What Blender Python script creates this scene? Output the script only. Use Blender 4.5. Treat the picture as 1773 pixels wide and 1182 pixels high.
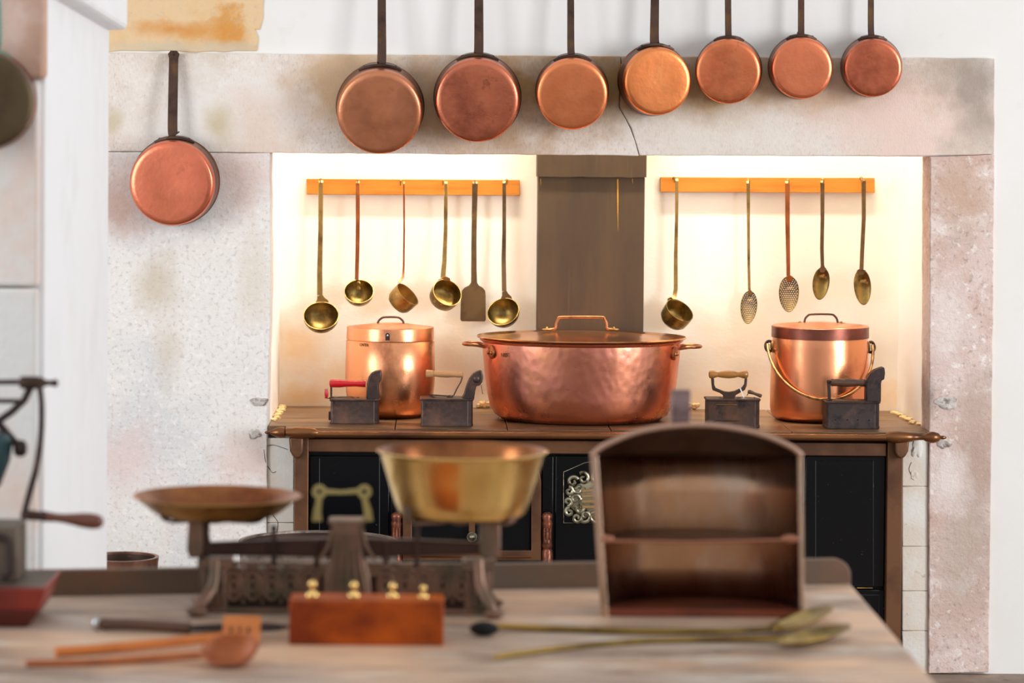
import bpy, bmesh, math, random
from mathutils import Vector, Matrix, noise
random.seed(7)
PI = math.pi
for o in list(bpy.data.objects):
    bpy.data.objects.remove(o, do_unlink=True)
scene = bpy.context.scene
COL = scene.collection

# ------------------------------------------------------------------ camera
F = 5200.0; H = 1.645; CX, CY = 754.6, 406.6; IW, IH = 1773, 1182
PITCH = math.radians(2.0); ROLL = math.radians(0.45)
cam_d = bpy.data.cameras.new('camera')
cam = bpy.data.objects.new('camera', cam_d); COL.objects.link(cam)
cam_d.sensor_width = 36.0; cam_d.lens = F / IW * 36.0
cam_d.shift_x = (IW / 2 - CX) / IW
cam_d.shift_y = -(IH / 2 - CY) / IW
CAM_R = Matrix.Rotation(PI / 2 - PITCH, 4, 'X') @ Matrix.Rotation(ROLL, 4, 'Z')
cam.matrix_world = Matrix.Translation((0, 0, H)) @ CAM_R
cam_d.clip_end = 60
cam_d.dof.use_dof = True
cam_d.dof.focus_distance = 9.1
cam_d.dof.aperture_fstop = 3.6
scene.camera = cam

def ray(px, py):
    return CAM_R.to_3x3() @ Vector(((px - CX) / F, -(py - CY) / F, -1.0))
def P(px, py, Y):
    d = ray(px, py); t = Y / d.y
    return Vector((d.x * t, Y, H + d.z * t))
def Pz(px, py, z):
    d = ray(px, py); t = (z - H) / d.z
    return Vector((d.x * t, d.y * t, z))
def S(Y): return Y / F           # metres per pixel at depth Y

YW = 9.10      # face of the stone surround
YB = 9.76      # back wall of the niche
ZT = P(1045, 746, 9.02).z        # stove top
ZTAB = 0.75

# ------------------------------------------------------------------ light
world = bpy.data.worlds.new('room_light'); scene.world = world
world.use_nodes = True
world.node_tree.nodes['Background'].inputs[0].default_value = (1.0, 1.0, 1.0, 1)
world.node_tree.nodes['Background'].inputs[1].default_value = 0.66
def area(name, loc, target, sx, sy, power, color):
    l = bpy.data.lights.new(name, 'AREA'); l.shape = 'RECTANGLE'; l.size = sx; l.size_y = sy
    l.energy = power; l.color = color
    o = bpy.data.objects.new(name, l); COL.objects.link(o)
    o.location = loc
    if name == 'hood_lamp': l.spread = math.radians(110)
    o.rotation_euler = (Vector(target) - Vector(loc)).to_track_quat('-Z', 'Y').to_euler()
    return o
area('window_light', (-4.0, 5.2, 1.9), (0.2, 9.1, 1.2), 1.7, 2.4, 100, (0.96, 0.98, 1.0))
area('window_light', (4.9, 5.0, 1.9), (0.4, 9.1, 1.2), 1.7, 2.4, 190, (0.96, 0.98, 1.0))
# warm lamps hidden up in the hood above the niche
area('hood_lamp', (-0.02, 9.25, 2.95), (-0.02, 9.70, 0.7), 0.95, 0.2, 38, (1.0, 0.855, 0.685))
area('hood_lamp', (1.00, 9.25, 2.95), (1.00, 9.70, 0.7), 0.90, 0.2, 43, (1.0, 0.86, 0.69))

scene.view_settings.view_transform = 'Standard'
scene.view_settings.look = 'None'
scene.view_settings.gamma = 1.0
scene.view_settings.use_curve_mapping = False
scene.view_settings.exposure = 0.0

# ------------------------------------------------------------------ materials
def srgb(r, g, b):
    f = lambda c: (c / 255 / 12.92) if c / 255 <= 0.04045 else ((c / 255 + 0.055) / 1.055) ** 2.4
    return (f(r), f(g), f(b), 1)
def mat(name, base, rough=0.5, metal=0.0, layers=(), bump=(), rough_var=None, spec=None, coat=0, spots=()):
    m = bpy.data.materials.new(name); m.use_nodes = True
    nt = m.node_tree; N = nt.nodes; L = nt.links
    b = N['Principled BSDF']
    b.inputs['Roughness'].default_value = rough; b.inputs['Metallic'].default_value = metal
    if spec is not None: b.inputs['Specular IOR Level'].default_value = spec
    if coat: b.inputs['Coat Weight'].default_value = coat; b.inputs['Coat Roughness'].default_value = 0.15
    tc = N.new('ShaderNodeTexCoord')
    def nz(scale, stretch=(1, 1, 1), detail=5, off=0.0, dist=0.0, rgh=0.6):
        mp = N.new('ShaderNodeMapping'); mp.inputs['Scale'].default_value = stretch
        mp.inputs['Location'].default_value = (off, off * 1.7, off * 0.6)
        L.new(tc.outputs['Object'], mp.inputs[0])
        t = N.new('ShaderNodeTexNoise'); t.inputs['Scale'].default_value = scale
        t.inputs['Detail'].default_value = detail; t.inputs['Roughness'].default_value = rgh
        t.inputs['Distortion'].default_value = dist
        L.new(mp.outputs[0], t.inputs['Vector']); return t.outputs['Fac']
    def ramp(src, lo, hi):
        r = N.new('ShaderNodeMapRange'); r.inputs['From Min'].default_value = lo; r.inputs['From Max'].default_value = hi
        L.new(src, r.inputs['Value']); return r.outputs[0]
    cur = None
    for i, ly in enumerate(layers):
        col, sc, lo, hi = ly[:4]; st = ly[4] if len(ly) > 4 else (1, 1, 1); amt = ly[5] if len(ly) > 5 else 1.0
        f = ramp(nz(sc, st, off=3.1 * i + 1.3), lo, hi)
        if amt != 1.0:
            k = N.new('ShaderNodeMath'); k.operation = 'MULTIPLY'; k.inputs[1].default_value = amt
            L.new(f, k.inputs[0]); f = k.outputs[0]
        mx = N.new('ShaderNodeMix'); mx.data_type = 'RGBA'
        L.new(f, mx.inputs[0])
        if cur is None: mx.inputs[6].default_value = base
        else: L.new(cur, mx.inputs[6])
        mx.inputs[7].default_value = col; cur = mx.outputs[2]
    for (sx, sz, rx, rz, col, amt) in spots:      # stains and colour patches with a place of their own (metres, wall coordinates)
        mp = N.new('ShaderNodeMapping'); mp.inputs['Location'].default_value = (-sx / rx, 0, -sz / rz); mp.inputs['Scale'].default_value = (1 / rx, 0.0, 1 / rz)
        L.new(tc.outputs['Object'], mp.inputs[0])
        ln = N.new('ShaderNodeVectorMath'); ln.operation = 'LENGTH'; L.new(mp.outputs[0], ln.inputs[0])
        nn = nz(9, off=sx * 3); k = N.new('ShaderNodeMath'); k.operation = 'MULTIPLY_ADD'; k.inputs[1].default_value = 2.2; L.new(nn, k.inputs[0]); L.new(ln.outputs['Value'], k.inputs[2])
        rr_m = N.new('ShaderNodeMapRange'); rr_m.inputs['From Min'].default_value = 2.35; rr_m.inputs['From Max'].default_value = 1.3; rr_m.inputs['To Max'].default_value = amt
        L.new(k.outputs[0], rr_m.inputs['Value'])
        mx = N.new('ShaderNodeMix'); mx.data_type = 'RGBA'; L.new(rr_m.outputs[0], mx.inputs[0])
        if cur is None: mx.inputs[6].default_value = base
        else: L.new(cur, mx.inputs[6])
        mx.inputs[7].default_value = col; cur = mx.outputs[2]
    if cur is None: b.inputs['Base Color'].default_value = base
    else: L.new(cur, b.inputs['Base Color'])
    if rough_var:
        sc, r0, r1 = rough_var[:3]; st = rough_var[3] if len(rough_var) > 3 else (1, 1, 1)
        r = N.new('ShaderNodeMapRange'); r.inputs['From Min'].default_value = 0.3; r.inputs['From Max'].default_value = 0.7
        r.inputs['To Min'].default_value = r0; r.inputs['To Max'].default_value = r1
        L.new(nz(sc, st, off=9.0), r.inputs['Value']); L.new(r.outputs[0], b.inputs['Roughness'])
    prev = None
    for bp in bump:
        strength, dist, sc = bp[:3]; st = bp[3] if len(bp) > 3 else (1, 1, 1); kind = bp[4] if len(bp) > 4 else 'noise'
        bn = N.new('ShaderNodeBump'); bn.inputs['Strength'].default_value = strength; bn.inputs['Distance'].default_value = dist
        if kind == 'hammer':
            mp = N.new('ShaderNodeMapping'); mp.inputs['Scale'].default_value = st
            L.new(tc.outputs['Object'], mp.inputs[0])
            v = N.new('ShaderNodeTexVoronoi'); v.feature = 'SMOOTH_F1'; v.inputs['Scale'].default_value = sc
            v.inputs['Smoothness'].default_value = 0.6
            L.new(mp.outputs[0], v.inputs['Vector']); L.new(v.outputs['Distance'], bn.inputs['Height'])
        else:
            L.new(nz(sc, st, off=5.5), bn.inputs['Height'])
        if prev: L.new(prev, bn.inputs['Normal'])
        prev = bn.outputs[0]
    if prev: L.new(prev, b.inputs['Normal'])
    return m

def copper(name, c, dark, light, rough=0.34, amt=0.6, hammer=0.0):
    c, dark, light = [tuple(min(0.97, v * k) for v, k in zip(q[:3], (1.4, 1.28, 1.24))) + (1,) for q in (c, dark, light)]
    bp = [(0.25, 0.002, 60)]
    if hammer: bp.append((hammer, 0.004, 34, (1, 1, 1), 'hammer'))
    return mat(name, c, rough, 1.0, [(light, 9, 0.45, 0.75, (1, 1, 1), 0.7), (dark, 5, 0.5, 0.72, (1, 1, 1), amt), (dark, 26, 0.62, 0.78, (1, 1, 1), amt * 0.8)],
               bump=bp, rough_var=(7, rough * 0.8, rough * 1.3))
M = {}
M['plaster'] = mat('white_plaster', srgb(238, 237, 235), 0.9, 0, [(srgb(234, 231, 226), 2.2, 0.45, 0.75), (srgb(226, 220, 212), 9, 0.66, 0.8, (1, 1, 1), 0.5)], bump=[(0.25, 0.004, 14), (0.2, 0.001, 90)])
M['niche'] = mat('niche_limewash', srgb(250, 244, 232), 0.9, 0, [(srgb(246, 232, 208), 1.6, 0.5, 0.75), (srgb(236, 204, 156), 3.0, 0.62, 0.8, (1, 1, 1), 0.5)], spots=[(P(x, y, YB).x, P(x, y, YB).z, a * S(YB), b * S(YB), srgb(*c), k) for x, y, a, b, c, k in ((520, 600, 50, 40, (246, 208, 158), .7), (515, 690, 50, 26, (240, 196, 130), .7), (590, 660, 50, 40, (248, 222, 182), .6), (1500, 690, 60, 30, (246, 206, 146), .7), (1250, 690, 90, 24, (248, 220, 176), .6), (780, 600, 60, 60, (248, 226, 190), .6), (1300, 560, 90, 60, (250, 232, 204), .6))], bump=[(0.3, 0.004, 12, (1, 1, 2)), (0.3, 0.001, 90)])  # peach colour patches, mostly low on the niche wall
M['reveal'] = mat('white_paint', srgb(240, 241, 243), 0.85, 0, [(srgb(230, 230, 230), 3, 0.5, 0.8)], bump=[(0.2, 0.003, 12)])
M['stone'] = mat('pale_pink_stone', srgb(226, 208, 198), 0.9, 0, [
    (srgb(226, 200, 190), 1.9, 0.46, 0.62), (srgb(222, 222, 220), 2.6, 0.48, 0.60), (srgb(203, 187, 168), 4.2, 0.60, 0.72, (1, 1, 1), 0.8),
    (srgb(150, 132, 118), 70, 0.66, 0.80, (1, 1, 1), 0.55), (srgb(244, 240, 238), 90, 0.62, 0.8, (1, 1, 1), 0.6)], bump=[(0.5, 0.005, 30), (0.6, 0.002, 110)])
def SP(px, py, rpx, rpy, col, amt):
    p = P(px, py, YW); return (p.x, p.z, rpx * S(YW), rpy * S(YW), srgb(*col), amt)
M['lintel'] = mat('stained_lintel_stone', srgb(230, 216, 204), 0.9, 0, [
    (srgb(236, 226, 218), 2.6, 0.46, 0.60), (srgb(206, 184, 160), 3.4, 0.52, 0.68, (1, 1, 1), 0.8),
    (srgb(160, 136, 112), 11, 0.62, 0.76, (1, 1, 1), 0.5), (srgb(176, 156, 142), 75, 0.52, 0.68, (2, 1, 1), 0.5), (srgb(250, 244, 238), 60, 0.54, 0.7, (1, 1, 1), .5)], bump=[(0.4, 0.004, 30), (0.6, 0.002, 120, (3, 1, 1))],
    spots=[SP(905, 150, 174, 116, (178, 136, 88), .95), SP(1075, 140, 159, 87, (150, 114, 64), .95), SP(740, 190, 159, 87, (196, 158, 118), .9), SP(590, 130, 130, 72, (206, 170, 130), .85),
           SP(1225, 150, 174, 66, (180, 144, 98), .9), SP(1400, 150, 232, 52, (196, 160, 118), .85), SP(350, 190, 159, 116, (238, 234, 230), .8), SP(1240, 235, 217, 58, (238, 232, 222), .7),
           SP(1560, 210, 174, 101, (240, 212, 200), .95), SP(1690, 140, 66, 87, (150, 136, 126), .75), SP(1640, 120, 87, 37, (172, 154, 140), .6), SP(1690, 235, 58, 58, (176, 160, 148), .5), SP(450, 230, 87, 87, (226, 200, 182), .6), SP(377, 217, 31, 36, (206, 192, 162), .9), SP(195, 210, 20, 23, (206, 192, 162), .8)])
M['stone_grey'] = mat('grey_white_rough_stone', srgb(240, 236, 232), 0.9, 0, [
    (srgb(234, 214, 208), 1.7, 0.52, 0.66), (srgb(224, 224, 224), 2.6, 0.5, 0.64), (srgb(206, 192, 170), 6, 0.66, 0.76, (1, 1, 1), 0.6),
    (srgb(184, 170, 162), 75, 0.53, 0.67, (1, 1, 1), 0.5), (srgb(255, 252, 250), 60, 0.54, 0.7, (1, 1, 1), 0.6)], bump=[(0.5, 0.005, 34), (0.7, 0.002, 120)],
    spots=[SP(210, 340, 110, 70, (212, 176, 162), .8), SP(410, 300, 70, 70, (224, 194, 182), .7), SP(270, 500, 46, 60, (202, 186, 158), .6), SP(290, 610, 30, 60, (206, 190, 168), .5),
           SP(220, 790, 60, 90, (230, 204, 200), .6), SP(430, 790, 60, 60, (226, 196, 186), .6), SP(440, 480, 26, 90, (220, 204, 180), .4)])
M['stone_dirty'] = mat('pink_stone_with_grey_weathering', srgb(226, 204, 196), 0.9, 0, [
    (srgb(214, 184, 172), 5.0, 0.45, 0.6), (srgb(238, 224, 218), 8.0, 0.54, 0.66), (srgb(186, 166, 154), 9, 0.56, 0.7, (1, 1, 1), 0.6),
    (srgb(150, 130, 118), 60, 0.54, 0.68, (1, 1, 1), 0.6), (srgb(250, 244, 240), 40, 0.58, 0.68, (1, 1, 1), 0.8)], bump=[(0.5, 0.005, 30), (0.6, 0.003, 120)],
    spots=[SP(1665, 330, 60, 80, (200, 166, 142), .75), SP(1690, 820, 50, 160, (184, 160, 146), .75), SP(1690, 720, 40, 100, (196, 172, 160), .6), SP(1670, 980, 60, 120, (196, 178, 166), .7), SP(1640, 560, 40, 100, (240, 226, 222), .7), SP(1640, 840, 40, 60, (242, 232, 228), .8), SP(1610, 690, 12, 50, (130, 116, 112), .6)])
M['ochre'] = mat('bare_ochre_plaster', srgb(230, 198, 156), 0.95, 0, [
    (srgb(226, 182, 126), 4, 0.5, 0.66), (srgb(214, 150, 66), 7, 0.6, 0.7, (1, 1, 1), 0.8), (srgb(200, 184, 160), 60, 0.55, 0.7, (1, 1, 1), 0.5)], bump=[(0.6, 0.004, 40)], spots=[(P(x, y, YW).x, P(x, y, YW).z, a * S(YW), b * S(YW), srgb(*c), k) for x, y, a, b, c, k in ((300, 50, 60, 16, (214, 140, 56), .8), (385, 55, 60, 20, (216, 148, 70), .7), (280, 84, 180, 14, (206, 192, 168), .8), (410, 84, 60, 12, (206, 188, 160), .7))])
M['mortar'] = mat('crumbling_mortar', srgb(226, 196, 142), 0.95, 0, [(srgb(160, 124, 80), 25, 0.5, 0.7)], bump=[(.6, 0.004, 60)])
M['mortar_grey'] = mat('grey_mortar_patch', srgb(206, 198, 192), 0.95, 0, [(srgb(140, 126, 118), 50, 0.5, 0.65), (srgb(232, 226, 222), 36, 0.56, 0.66)], bump=[(.8, 0.004, 90)], spec=0.1)
M['block'] = mat('whitish_limewashed_block', srgb(232, 222, 208), 0.9, 0, [(srgb(238, 236, 230), 5, 0.45, 0.6), (srgb(214, 176, 148), 3, 0.6, 0.74, (1, 1, 1), 0.7), (srgb(150, 130, 112), 26, 0.66, 0.74, (1, 1, 1), 0.6)], bump=[(0.5, 0.004, 22), (0.6, 0.002, 100)])
M['floor'] = mat('worn_floor_slab', srgb(132, 112, 98), 0.7, 0, [(srgb(160, 142, 126), 4, 0.5, 0.7), (srgb(90, 76, 66), 14, 0.58, 0.72)], bump=[(0.4, 0.004, 30)])
M['flue'] = mat('brown_painted_sheet_metal', srgb(72, 55, 34), 0.6, 0.0, [
    (srgb(56, 42, 27), 3, 0.45, 0.7, (3, 3, 0.5)), (srgb(86, 68, 44), 9, 0.62, 0.8, (4, 4, 0.25), 0.8), (srgb(186, 140, 46), 40, 0.74, 0.8, (1, 1, 0.5), 0.7)], bump=[(0.2, 0.002, 12, (3, 3, 0.4))])
M['flue_streak'] = mat('yellow_rust_run', srgb(190, 140, 40), 0.6, 0, [(srgb(120, 92, 50), 60, 0.5, 0.7, (1, 1, 0.3))])
M['rack'] = mat('honey_pine', srgb(206, 132, 44), 0.45, 0, [(srgb(182, 104, 26), 6, 0.45, 0.65, (0.4, 4, 5)), (srgb(150, 82, 22), 18, 0.62, 0.72, (0.2, 4, 6), 0.6)], bump=[(0.15, 0.001, 30, (0.3, 4, 4))])
M['iron'] = mat('rusty_brown_iron', srgb(74, 54, 46), 0.5, 0.55, [(srgb(104, 66, 46), 12, 0.5, 0.7), (srgb(44, 34, 32), 25, 0.55, 0.7)], bump=[(0.35, 0.002, 60)])
M['iron_grey'] = mat('grey_cast_iron', srgb(76, 62, 58), 0.4, 0.6, [(srgb(122, 88, 74), 9, 0.5, 0.68), (srgb(56, 48, 48), 22, 0.54, 0.7)], bump=[(0.4, 0.0015, 80)])
M['iron_black'] = mat('blackened_iron', srgb(62, 50, 48), 0.5, 0.5, [(srgb(96, 72, 60), 14, 0.56, 0.7), (srgb(34, 30, 30), 30, 0.52, 0.7)], bump=[(0.4, 0.0015, 80)])
M['handle_iron'] = mat('forged_pan_handle_iron', srgb(88, 66, 56), 0.42, 0.7, [(srgb(116, 84, 50), 16, 0.55, 0.7, (1, 1, 0.6)), (srgb(54, 40, 38), 10, 0.5, 0.7)], bump=[(0.4, 0.0015, 60)])
M['brass_old'] = mat('tarnished_brass', srgb(176, 142, 84), 0.4, 0.9, [(srgb(116, 92, 52), 14, 0.45, 0.68), (srgb(206, 176, 110), 30, 0.62, 0.75)], bump=[(0.3, 0.001, 80)])
M['brass_bowl'] = mat('polished_ladle_brass', srgb(156, 130, 74), 0.38, 0.95, [(srgb(92, 74, 40), 16, 0.42, 0.64), (srgb(214, 184, 116), 34, 0.62, 0.75)], bump=[(0.5, 0.0015, 50)], rough_var=(12, 0.28, 0.5))
M['brass_dark'] = mat('brown_tarnished_brass', srgb(128, 102, 70), 0.42, 0.85, [(srgb(92, 72, 50), 12, 0.45, 0.68), (srgb(168, 138, 92), 40, 0.66, 0.78)], bump=[(0.3, 0.001, 80)])
M['rust_handle'] = mat('reddish_copper_handle', srgb(182, 108, 62), 0.42, 0.85, [(srgb(132, 74, 44), 20, 0.45, 0.65, (1, 1, 0.4))], bump=[(0.3, 0.001, 80)])
M['brass'] = mat('bright_brass', srgb(248, 212, 136), 0.2, 1.0, [(srgb(228, 180, 92), 4, 0.5, 0.75)], rough_var=(5, 0.18, 0.32))
M['brass_pan'] = mat('brown_gold_brass', srgb(186, 142, 70), 0.3, 1.0, [(srgb(140, 98, 50), 5, 0.42, 0.65)], rough_var=(5, 0.2, 0.4))
M['stove_brown'] = mat('brown_stove_frame_metal', srgb(120, 82, 56), 0.42, 0.5, [(srgb(90, 60, 42), 6, 0.45, 0.65), (srgb(168, 122, 92), 60, 0.68, 0.8, (1, 1, 1), 0.7)], bump=[(0.3, 0.001, 120)])
M['stove_rail'] = mat('bronzed_stove_rail', srgb(140, 92, 56), 0.32, 0.8, [(srgb(92, 60, 44), 8, 0.45, 0.65, (0.4, 2, 2)), (srgb(190, 140, 90), 30, 0.66, 0.76)], bump=[(0.2, 0.001, 60)])
M['stove_top'] = mat('heat_browned_iron_plate', srgb(142, 112, 82), 0.38, 0.6, [(srgb(100, 76, 58), 6, 0.45, 0.65, (0.5, 2, 1)), (srgb(186, 150, 104), 24, 0.6, 0.75, (0.4, 2, 1), 0.7)], bump=[(0.3, 0.001, 60)])
M['enamel'] = mat('black_enamel', srgb(8, 10, 14), 0.2, 0.0, [(srgb(70, 78, 86), 90, 0.68, 0.76, (1, 1, 1), 0.9)], bump=[(0.08, 0.002, 10)], spec=0.28)
M['enamel_trim'] = mat('worn_black_moulding', srgb(38, 42, 46), 0.35, 0.2, [(srgb(90, 96, 100), 40, 0.64, 0.74)])
M['crest'] = mat('tarnished_silver_relief', srgb(168, 162, 138), 0.36, 0.9, [(srgb(84, 74, 54), 60, 0.5, 0.64)])
M['crest_gold'] = mat('gilded_bars', srgb(196, 160, 110), 0.4, 0.8)
M['carved'] = mat('carved_brown_hinge', srgb(142, 82, 58), 0.28, 0.5, [(srgb(98, 54, 40), 30, 0.45, 0.6), (srgb(206, 170, 150), 50, 0.66, 0.74, (1, 1, 0.5))], bump=[(0.8, 0.004, 50, (1, 1, 0.5))])
M['red_wood'] = mat('red_painted_wood', srgb(200, 22, 30), 0.25, 0, coat=0.5)
M['tan_wood'] = mat('worn_turned_wood', srgb(190, 140, 92), 0.5, 0, [(srgb(120, 84, 60), 14, 0.5, 0.66, (0.4, 2, 2))])
M['gold_wood'] = mat('varnished_turned_wood', srgb(168, 112, 50), 0.3, 0, [(srgb(120, 74, 40), 12, 0.5, 0.66)], coat=0.4)
M['dark_wood'] = mat('charred_turned_wood', srgb(92, 60, 44), 0.4, 0, [(srgb(48, 34, 30), 16, 0.5, 0.66, (0.4, 2, 2))])
M['card'] = mat('white_label_card', srgb(240, 240, 240), 0.6)
M['table'] = mat('worn_table_wood', srgb(186, 164, 148), 0.5, 0, [
    (srgb(128, 102, 88), 3.6, 0.45, 0.6, (0.7, 2.0, 1), .8), (srgb(206, 200, 188), 5, 0.54, 0.64, (0.8, 2.0, 1), .9), (srgb(226, 184, 148), 1.6, 0.48, 0.62, (0.7, 1.4, 1), 0.85), (srgb(112, 88, 74), 12, 0.60, 0.74, (0.3, 3, 1), 0.7)], bump=[(0.3, 0.002, 30, (0.3, 3, 1))], rough_var=(5, 0.35, 0.6))
M['table_rail'] = mat('dark_weathered_table_rail', srgb(100, 80, 64), 0.6, 0, [(srgb(122, 86, 60), 2.0, 0.5, 0.62), (srgb(86, 84, 76), 5, 0.5, 0.66, (0.5, 1, 2))], bump=[(0.3, 0.002, 30, (0.3, 1, 3))])
M['table_edge'] = mat('bare_table_edge', srgb(196, 110, 52), 0.5, 0, [(srgb(150, 84, 44), 8, 0.45, 0.65, (0.4, 1, 3))])
M['tin'] = mat('old_tinned_sheet_metal', srgb(204, 180, 162), 0.24, 1.0, [(srgb(190, 142, 106), 4, 0.4, 0.6, (1, 1, 0.5)), (srgb(150, 120, 102), 8, 0.56, 0.72, (1, 1, 0.7), 0.7)], bump=[(0.15, 0.002, 14, (3, 3, 0.6))], rough_var=(8, 0.2, 0.4, (2, 2, 0.4)))
M['tin_dark'] = mat('dark_brown_tin_lid', srgb(104, 74, 58), 0.45, 0.7, [(srgb(70, 46, 36), 6, 0.45, 0.65)])  # dark brown tin for lid and shelf
M['tin_floor'] = mat('red_brown_box_bottom', srgb(128, 62, 40), 0.45, 0.3, [(srgb(92, 44, 32), 8, 0.45, 0.65)])
M['scale_iron'] = mat('bronzed_scale_iron', srgb(134, 104, 88), 0.42, 0.6, [(srgb(100, 90, 72), 14, 0.45, 0.65), (srgb(140, 104, 84), 22, 0.6, 0.72)], bump=[(0.4, 0.002, 50)])
M['scale_dark'] = mat('dark_scale_beam', srgb(70, 48, 40), 0.45, 0.6, [(srgb(44, 32, 28), 8, 0.45, 0.65)])
M['pointer'] = mat('dull_brass_pointer', srgb(172, 160, 104), 0.45, 0.6)
M['orange_wood'] = mat('orange_varnished_block', srgb(186, 84, 8), 0.5, 0, [(srgb(128, 48, 4), 7, 0.42, 0.62, (0.8, 1, 1.4)), (srgb(84, 28, 4), 5, 0.56, 0.72, (1, 1, 1), 0.6)], spec=.25)
M['spoon_wood'] = mat('reddish_spoon_wood', srgb(196, 112, 58), 0.5, 0, [(srgb(140, 74, 44), 10, 0.45, 0.65, (0.4, 2, 1))])
M['spoon_wood2'] = mat('orange_spoon_wood', srgb(206, 120, 52), 0.5, 0, [(srgb(176, 92, 36), 10, 0.45, 0.65, (0.4, 2, 1))])
M['steel'] = mat('knife_steel', srgb(190, 190, 192), 0.3, 1.0)
M['mill_red'] = mat('oxblood_painted_wood', srgb(140, 46, 34), 0.4, 0, [(srgb(104, 34, 28), 6, 0.45, 0.65)])
M['mill_grey'] = mat('grey_worn_mill_box', srgb(110, 98, 86), 0.6, 0.2, [(srgb(84, 66, 56), 8, 0.45, 0.65)])
M['mill_teal'] = mat('dark_teal_enamel', srgb(40, 68, 74), 0.35, 0.3)
M['grip_wood'] = mat('dark_polished_grip', srgb(112, 62, 44), 0.3, 0, [(srgb(70, 40, 32), 6, 0.4, 0.6, (0.5, 1, 1))], coat=0.3)
M['verdigris'] = mat('dark_pan_with_green_edge', srgb(96, 80, 58), 0.5, 0.7, [(srgb(70, 56, 42), 4, 0.45, 0.65)])
M['verdigris_rim'] = mat('grey_green_pan_edge', srgb(134, 150, 134), 0.5, 0.4)
M['tub_inside'] = mat('dark_speckled_copper', srgb(70, 50, 42), 0.5, 0.6, [(srgb(176, 110, 74), 16, 0.62, 0.7)])  # dark speckled colour for the tub insides
M['tub'] = mat('mottled_copper_tub', srgb(150, 104, 84), 0.35, 0.8, [(srgb(88, 70, 62), 9, 0.45, 0.65)])
M['tub_grey'] = mat('battered_grey_metal', srgb(150, 136, 126), 0.45, 0.6, [(srgb(92, 80, 74), 16, 0.45, 0.65), (srgb(200, 180, 170), 26, 0.6, 0.72)], bump=[(0.6, 0.004, 30)])
M['pan_wall'] = mat('brown_tarnished_copper_wall', srgb(150, 104, 84), .36, 1.0, [(srgb(110, 76, 62), 8, .42, .62)], bump=[(.2, .002, 30)])
M['dish_in'] = mat('brown_dish_inside', srgb(166, 106, 66), .25, 1.0, [(srgb(120, 72, 46), 6, .45, .65)])
M['black'] = mat('deep_black_gap', srgb(12, 11, 10), 0.9)

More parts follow.
